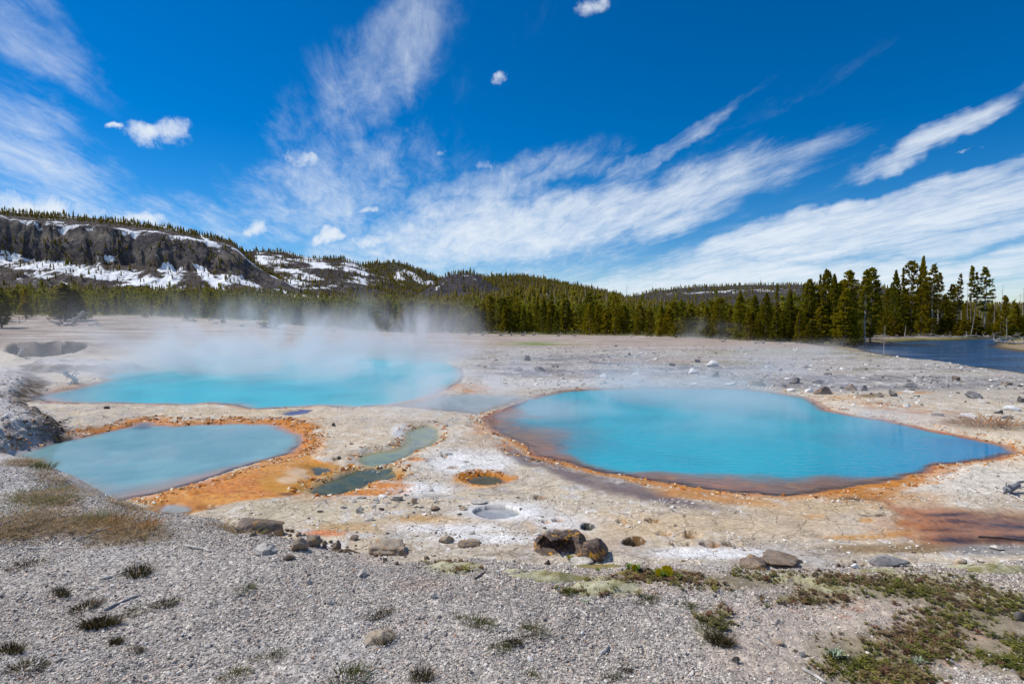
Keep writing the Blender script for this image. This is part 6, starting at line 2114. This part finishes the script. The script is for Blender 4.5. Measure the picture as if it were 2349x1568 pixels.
TUFT = [tuft_mesh(i, 300 + 60 * i, [(52, 46, 32), (78, 68, 44), (46, 42, 34), (130, 112, 80), (70, 76, 38)], R=(.5, .38, .46, .3, .42)[i % 5], H=(.2, .28, .16, .34, .22)[i % 5], lean=(1.4, .9, 1.8, .7, 1.2)[i % 5]) for i in range(5)]
TUFTG = [tuft_mesh(10 + i, 260, [(84, 96, 40), (70, 84, 36), (110, 112, 58), (96, 80, 52)]) for i in range(3)]
TUFTD = [tuft_mesh(20 + i, 150, [(176, 140, 92), (196, 160, 110), (150, 116, 76), (206, 140, 84)], H=.5) for i in range(2)]
for j, (X, Y, w, ty, lb) in enumerate((
        (64, 1295, 58, 0, 'low dark tuft at the upper left of the gravel'), (140, 1358, 46, 0, 'dark tuft left of the pair by the split board'), (197, 1388, 60, 0, 'dark tuft just left of the grey split board'),
        (231, 1427, 88, 0, 'largest black-brown tuft below the grey split board'), (320, 1397, 40, 1, 'small tuft right below the grey split board'), (379, 1380, 62, 0, 'wide low tuft right of the split board'),
        (317, 1311, 52, 0, 'tuft at the right end of the pinkish curved stick'), (312, 1488, 42, 0, 'small tuft alone in the lower left gravel'), (561, 1349, 38, 1, 'small green tuft in the upper left middle gravel'),
        (606, 1503, 40, 1, 'left half of the double tuft in the lower left middle'), (638, 1501, 40, 1, 'right half of the double tuft in the lower left middle'), (27, 1488, 64, 0, 'sparse dark tuft at the left edge'),
        (60, 1530, 60, 0, 'lowest dark tuft at the left edge'), (266, 1470, 54, 0, 'faint low tuft above the lone small tuft'), (537, 1547, 44, 1, 'tuft at the bottom edge left of the middle'),
        (864, 1408, 52, 0, 'bristly tuft above the tan gravel mound'), (880, 1464, 56, 0, 'dry tuft growing on the gravel mound'), (1089, 1424, 62, 1, 'bright green leaved tuft in the centre gravel'),
        (1146, 1486, 44, 1, 'small green tuft of the lower centre pair'), (1176, 1472, 48, 0, 'brown tuft of the lower centre pair'), (794, 1555, 66, 1, 'bushy tuft at the bottom edge left of centre'),
        (968, 1550, 76, 0, 'wide dry tuft at the bottom edge in the centre'), (1222, 1446, 50, 1, 'green grassy tuft right of the centre pair'), (1214, 1546, 36, 1, 'thin tuft at the bottom edge right of centre'),
        (1437, 1531, 34, 0, 'dark little tuft low right of centre'), (1399, 1555, 34, 1, 'thin green tuft at the bottom below the wood chunk'), (1628, 1435, 56, 1, 'leafy green tuft among low brown plants'),
        (1577, 1386, 44, 1, 'green tuft at the upper end of the low plant belt'), (1652, 1467, 62, 0, 'dark spreading tuft at the lower end of the low plant belt'), (1858, 1377, 40, 1, 'dark grass tuft on the tan soil'),
        (338, 1203, 44, 2, 'orange straw tuft beside the grey branch'), (262, 1196, 52, 2, 'pale straw tuft in the left dry grass'), (270, 1208, 40, 2, 'second orange straw tuft at the grey branch'),
        (2290, 963, 110, 2, 'wide brown dry grass clump by the white stones at right'), (2235, 966, 70, 2, 'lower left part of brown dry grass by the white stones'), (1300, 1358, 40, 1, 'green tuft at the front of the moss mounds'), (1486, 1375, 40, 1, 'tuft on the right shoulder of the moss mound'),
        (215, 1113, 20, 1, 'dry weed stalks standing on the bank edge over the pale blue pool'), (95, 1068, 60, 1, 'green grass overhanging the pool at the left bank'), (205, 1002 - 22, 40, 2, 'dry tuft on the crest of the chalky ledge'))):
    p = gp(X, Y + w * .10)
    ww = w / F * p[1] * 1.2
    src = (TUFT, TUFTG, TUFTD)[ty]
    o = obj('grass_tuft', src[j % len(src)], None, loc=tuple(p), rot=(0, 0, math.sin(j * 5.1) * .5), scale=(ww * (1 + .3 * math.sin(j * 2.3)), ww * (.7 + .25 * math.cos(j * 3.1)), ww * (1.0 + .3 * math.sin(j * 1.3) if p[1] < 8 else .4)))
    tag(o, lb, 'grass tuft')

# dry grass on the left bank
n = 60000
dd = rng.uniform(3.8, 9.5, n)
xx = dd * rng.uniform(-1.0, -0.45, n)
zz = height(xx, dd)
XX, YY = toD(xx, dd, zz)
k = (rng.uniform(0, 1, n) < vmask(GRASS, XX, YY, xx, dd) * .40) & (sdf(BANK, xx, dd, 6) < .3)
edge = (np.abs(sdf(BANK, xx, dd, 6) + 0.05) < 0.16) & (rng.uniform(0, 1, n) < .30 * sst(-.1, .3, fbm(xx * 1.5, dd * 1.5, 3, 5)))
P = np.stack([xx, dd, zz], 1)[k | edge]
tv, tf = blades(71, 5, .03, .062, 2.2, .0026)
n = len(P)
V, Fc = scatter(tv, tf, P, rng.uniform(0, 6.28, n), rng.uniform(.5, 1.4, n), rng.normal(0, .6, (n, 2)))
me = npmesh('grass', V, Fc)
gx_ = fbm(P[:, 0] * 1.3, P[:, 1] * 1.3, 3, 88)
tg = pal(n, [(176, 156, 124), (150, 130, 98), (190, 158, 112), (116, 100, 76)], [4, 4, 3, 3], .2)
tgg = pal(n, [(96, 108, 52), (78, 92, 42), (120, 122, 66)], [1, 1, 1], .2)
tg = np.where(((gx_ > .12) & (rng.uniform(0, 1, n) < .7))[:, None], tgg, tg)
attr(me, 'tint', 'FLOAT_COLOR', np.repeat(tg, len(tv), 0))
tag(obj('grass', me, M_GRASS), 'dry straw and green grass on the left bank', kind='stuff')


# low reddish green plants on the right
def sprig(seed):
    g = np.random.default_rng(seed)
    V, Fc = [], []
    for i in range(5):
        a = g.uniform(0, 6.28)
        ln = g.uniform(.1, .7)
        tip = np.array([math.cos(a) * ln, math.sin(a) * ln, g.uniform(.6, 1.0)])
        for j in range(6):
            c_ = tip * (0.25 + .75 * j / 5)
            d = np.array([math.cos(a + j * 2.4), math.sin(a + j * 2.4), .5 + g.normal(0, .2)])
            sd = np.array([-d[1], d[0], g.normal(0, .3)])
            L, w_ = g.uniform(.22, .34), .11
            k_ = len(V)
            V += [c_, c_ + d * L * .5 + sd * w_, c_ + d * L, c_ + d * L * .5 - sd * w_]
            Fc += [(k_, k_ + 1, k_ + 2), (k_, k_ + 2, k_ + 3)]
    return np.array(V), np.array(Fc)


n = 110000
dd = rng.uniform(2.3, 5.6, n)
xx = dd * rng.uniform(-0.25, 0.98, n)
zz = height(xx, dd)
XX, YY = toD(xx, dd, zz)
k = (rng.uniform(0, 1, n) < vmask(VEG, XX, YY, xx, dd) * .42 * sst(-.30, .30, fbm(xx * 2.4, dd * 2.4, 3, 19))) & (sdf(BANK, xx, dd, 6) < .35)
P = np.stack([xx, dd, zz], 1)[k][:26000]
n = len(P)
temps = [sprig(i) for i in range(4)]
pk = rng.integers(0, 4, n)
zone = fbm(P[:, 0] * 1.6, P[:, 1] * 1.6, 3, 29)
cg = pal(n, [(128, 128, 58), (108, 112, 54), (150, 144, 80), (96, 98, 54)], [3, 3, 2, 2], .2)
cr = pal(n, [(136, 98, 80), (132, 112, 82), (156, 134, 98), (112, 88, 74), (146, 136, 94)], [2, 3, 3, 2, 3], .2)
tt = np.where((zone + rng.normal(0, .16, n) > .10)[:, None], cg, cr)
parts, tints = [], []
for j in range(4):
    Pj = P[pk == j]
    sc_ = np.clip(rng.lognormal(math.log(.021), .38, len(Pj)), .009, .055)
    parts.append(scatter(*temps[j], Pj, rng.uniform(0, 6.28, len(Pj)), np.stack([sc_ * 1.25, sc_ * 1.25, sc_ * .6], 1)))
    tints.append(np.repeat(tt[pk == j], len(temps[j][0]), 0))
me = npmesh('ground_cover', *join(parts))
attr(me, 'tint', 'FLOAT_COLOR', np.concatenate(tints))
tag(obj('ground_cover', me, M_GRASS), 'low reddish green plants matting the right of the bank', kind='stuff')


# moss cushions: soft mounds lying on the bank
def mat_moss(name, c1, c2):
    m, t, out = new_mat(name)
    pos = t.node('ShaderNodeNewGeometry').outputs['Position']
    n1 = t.noise(pos, 9.0, 5, 0.6).outputs[0]
    n2 = t.noise(pos, 110.0, 4, 0.7).outputs[0]
    c_ = t.mix(t.ss(n1, .38, .62), (*c1, 1), (*c2, 1))
    c_ = t.mix(1.0, c_, t.ramp(n2, [(.3, (.6, .6, .6)), (.7, (1.2, 1.2, 1.15))]), 'MULTIPLY')
    finish(t, out, c_, .95, n2, .8, .012)
    return m


M_MOSS = mat_moss('pale yellow green moss', s(150, 142, 98), s(204, 198, 168))
M_MOSS_BR = mat_moss('brown moss', s(84, 64, 48), s(116, 92, 62))
M_MOSS_OL = mat_moss('olive moss', s(140, 124, 70), s(164, 148, 96))


def cushion(X, Y, wpx, hpx, rise, matl, label, seed):
    p = gp(X, Y)
    rx_ = wpx / F * p[1] / 2
    ry_ = hpx / F * p[1] * p[1] / (CAM_H - p[2]) / 2
    nr, na = 14, 40
    r_, t_ = np.meshgrid(np.linspace(0, 1, nr), np.linspace(0, 6.283, na, endpoint=False), indexing='ij')
    edge = 1 + .30 * perlin(np.cos(t_) * 1.4 + seed, np.sin(t_) * 1.4, seed) + .12 * perlin(np.cos(t_) * 5 + seed, np.sin(t_) * 5, seed + 3)
    x, y = p[0] + rx_ * r_ * edge * np.cos(t_), p[1] + ry_ * r_ * edge * np.sin(t_)
    h = rise * (.38 if matl is not M_R_TAN else 1) * (1 - r_ ** 2.2) * (1 + .9 * fbm(x * 11, y * 11, 4, seed)) - .012 * (r_ > .97)
    z = height(x, y) + h
    V = np.stack([x.ravel() - p[0], y.ravel() - p[1], z.ravel() - p[2]], 1)
    i = np.arange(nr - 1)[:, None] * na + np.arange(na)[None]
    j = np.arange(nr - 1)[:, None] * na + (np.arange(na)[None] + 1) % na
    me_ = npmesh('moss_cushion', V, np.stack([i, i + na, j + na, j], -1).reshape(-1, 4))
    smooth(me_)
    tag(obj('moss_cushion', me_, matl, loc=tuple(p)), label, 'moss')


for a in ((1040, 1298, 130, 26, .06, M_MOSS, 'pale green moss cushion with red plants, left of the dark boulder'), (1265, 1322, 170, 26, .07, M_MOSS, 'long pale moss mound below the dark boulder, left part'), (1385, 1345, 190, 34, .07, M_MOSS, 'long pale moss mound below the dark boulder, right part'),
          (1375, 1302, 120, 20, .06, M_MOSS_OL, 'olive moss hummock right under the dark boulder'), (1450, 1316, 70, 15, .05, M_MOSS_OL, 'small olive hummock left of the yellow flowers'), (790, 1266, 80, 20, .07, M_MOSS_BR, 'dark brown moss mound at the bank edge'),
          (1895, 1352, 120, 16, .03, M_MOSS, 'thin pale moss behind the silvery rosettes'), (2010, 1308, 110, 14, .03, M_MOSS, 'pale moss strip below the grey lichened slab'), (2290, 1303, 150, 26, .07, M_MOSS, 'smooth yellow green moss bank at the right edge'),
          (2200, 1300, 80, 14, .04, M_MOSS, 'yellow moss beside the pinkish hump'), (2160, 1448, 60, 18, .02, M_MOSS, 'small pale moss patch within the plants at right'), (2230, 1378, 70, 12, .02, M_MOSS, 'tiny moss patch under the right-hand plants'), (1180, 1310, 60, 14, .05, M_MOSS, 'moss lump between the dark forked twig and long mound')):
    cushion(*a, seed=int(a[0]) % 37)
# soft gravel hump in the middle of the bank
cushion(875, 1462, 84, 36, .035, M_R_TAN, 'tan gravel hump with a dry tuft', 5)
C.objects[-1].name = 'gravel_mound'
C.objects[-1]['category'] = 'mound'

# yellow monkeyflowers by the boulder
M_PETAL = mat_simple('yellow petals', s(250, 200, 0), s(255, 220, 20), 20, .6, objrand=.05)
M_LEAF = mat_simple('fresh green leaves', s(84, 112, 34), s(120, 142, 50), 20, .6)
M_SILVER = mat_simple('silvery leaves', s(150, 168, 136), s(186, 198, 170), 20, .8)


def flowers(X, Y, spots, label):
    p = gp(X, Y)
    root = empty('yellow_flower', tuple(p))
    tag(root, label, 'flower')
    V, Fc = join([scatter(*sprig(3), np.array([[rng.normal(0, .035), rng.normal(0, .02), 0]]), np.array([i * 1.1]), np.array([.05])) for i in range(9)])
    obj('leaves', npmesh('leaves', V, Fc), M_LEAF, root)
    for (ox, oz) in spots:
        k_ = p[1] / F
        fx_, fz_ = ox * k_, oz * k_ + .02
        V, Fc = tube([(fx_ * .6, 0, 0), (fx_, -.01, fz_)], [.0025, .002], 5)
        obj('stem', npmesh('stem', V, Fc), M_LEAF, root)
        pv, pf = [], []
        for a_ in range(5):
            th_ = a_ * 1.2566
            d = np.array([math.cos(th_), -.35, math.sin(th_)])
            sd = np.array([-math.sin(th_), 0, math.cos(th_)])
            c0 = np.array([fx_, -.012, fz_])
            b_ = len(pv)
            pv += [c0, c0 + d * .018 + sd * .014, c0 + d * .030, c0 + d * .018 - sd * .014]
            pf += [(b_, b_ + 1, b_ + 2), (b_, b_ + 2, b_ + 3)]
        obj('blossom', npmesh('blossom', pv, pf), M_PETAL, root)


flowers(1362, 1286, [(-7, 12), (3, 9), (-4, 3), (10, 12)], 'yellow flowers at the foot of the dark boulder')
flowers(1522, 1322, [(-14, 8), (2, 16), (10, 15), (13, 6), (6, 8), (-12, 4)], 'largest bunch of yellow flowers on the mossy edge')
flowers(1305, 1282, [(0, 4)], 'single yellow flower under the left of the dark boulder')
flowers(1454, 1309, [(0, 4)], 'single orange-yellow flower between boulder and flower bunch')


def rosette(X, Y, wpx, matl, label, n=26):
    p = gp(X, Y)
    R = wpx / F * p[1] / 2
    V, Fc = [], []
    for i in range(n):
        a_ = i * 2.4
        el_ = .25 + .9 * i / n
        d = np.array([math.cos(a_) * math.cos(el_), math.sin(a_) * math.cos(el_), math.sin(el_)])
        sd = np.array([-math.sin(a_), math.cos(a_), 0])
        c0 = np.array([rng.normal(0, .3), rng.normal(0, .25), 0]) * R
        b_ = len(V)
        V += [c0, c0 + d * R * .5 + sd * R * .09, c0 + d * R * .95 + np.array([0, 0, -.1 * R]), c0 + d * R * .5 - sd * R * .09]
        Fc += [(b_, b_ + 1, b_ + 2), (b_, b_ + 2, b_ + 3)]
    tag(obj('leafy_plant', npmesh('leafy_plant', V, Fc), matl, loc=(p[0], p[1], p[2] + .01)), label, 'plant')


rosette(1915, 1507, 46, M_SILVER, 'larger silvery green feathery plant at the lower right', 46)
rosette(2105, 1522, 34, M_SILVER, 'smaller silvery green plant further right', 34)
rosette(1342, 1384, 24, M_SILVER, 'pale green rosette below the moss mound', 22)
rosette(2058, 1337, 26, M_LEAF, 'bright green leafy plant in the plant belt', 22)
rosette(1372, 1312, 22, M_LEAF, 'bright green plant on the long moss mound', 18)
rosette(1560, 1327, 26, M_LEAF, 'yellow green plant right of the flower bunch', 20)
rosette(1972, 1330, 22, M_LEAF, 'second bright green plant left in the plant belt', 18)

# ------------------------------------------------------------------ steam
def steam(label, lo, hi, mat_):
    lo, hi = np.array(lo, float), np.array(hi, float)
    V = np.array([[x, y, z] for x in (0, 1) for y in (0, 1) for z in (0, 1)]) - np.array([.5, .5, .5])
    Fc = [(0, 1, 3, 2), (4, 6, 7, 5), (0, 4, 5, 1), (2, 3, 7, 6), (0, 2, 6, 4), (1, 5, 7, 3)]
    c_ = (lo + hi) / 2
    tag(obj('steam', npmesh('steam', V * (hi - lo), Fc), mat_, loc=tuple(c_)), label, kind='stuff')


steam('steam drifting over the far turquoise pool', (-36, 28, 0.03), (-1, 70, 6.8), mat_steam('steam over the far pool', 0.50, 0.17, 0.495, 0.66, (1, 0.7, 0.75), 1.6))
steam('thin steam at the left end of the big turquoise pool', (-10, 15, 0.03), (22, 42, 2.8), mat_steam('steam over the near pool', 0.30, 0.20, 0.505, 0.69, (1, 0.6, 1.2), 1.4))
steam('low steam on the flat before the river', (21, 46, 0.12), (40, 66, 1.9), mat_steam('steam by the river', 0.12, 0.22, 0.47, 0.70, (0.6, 0.6, 1.3), 1.2))
steam('small steam plume before the forest middle', (24, 80, 0.1), (36, 94, 4.5), mat_steam('steam at the forest', 0.10, 0.22, 0.48, 0.75, (1, .6, .8), 1.3))
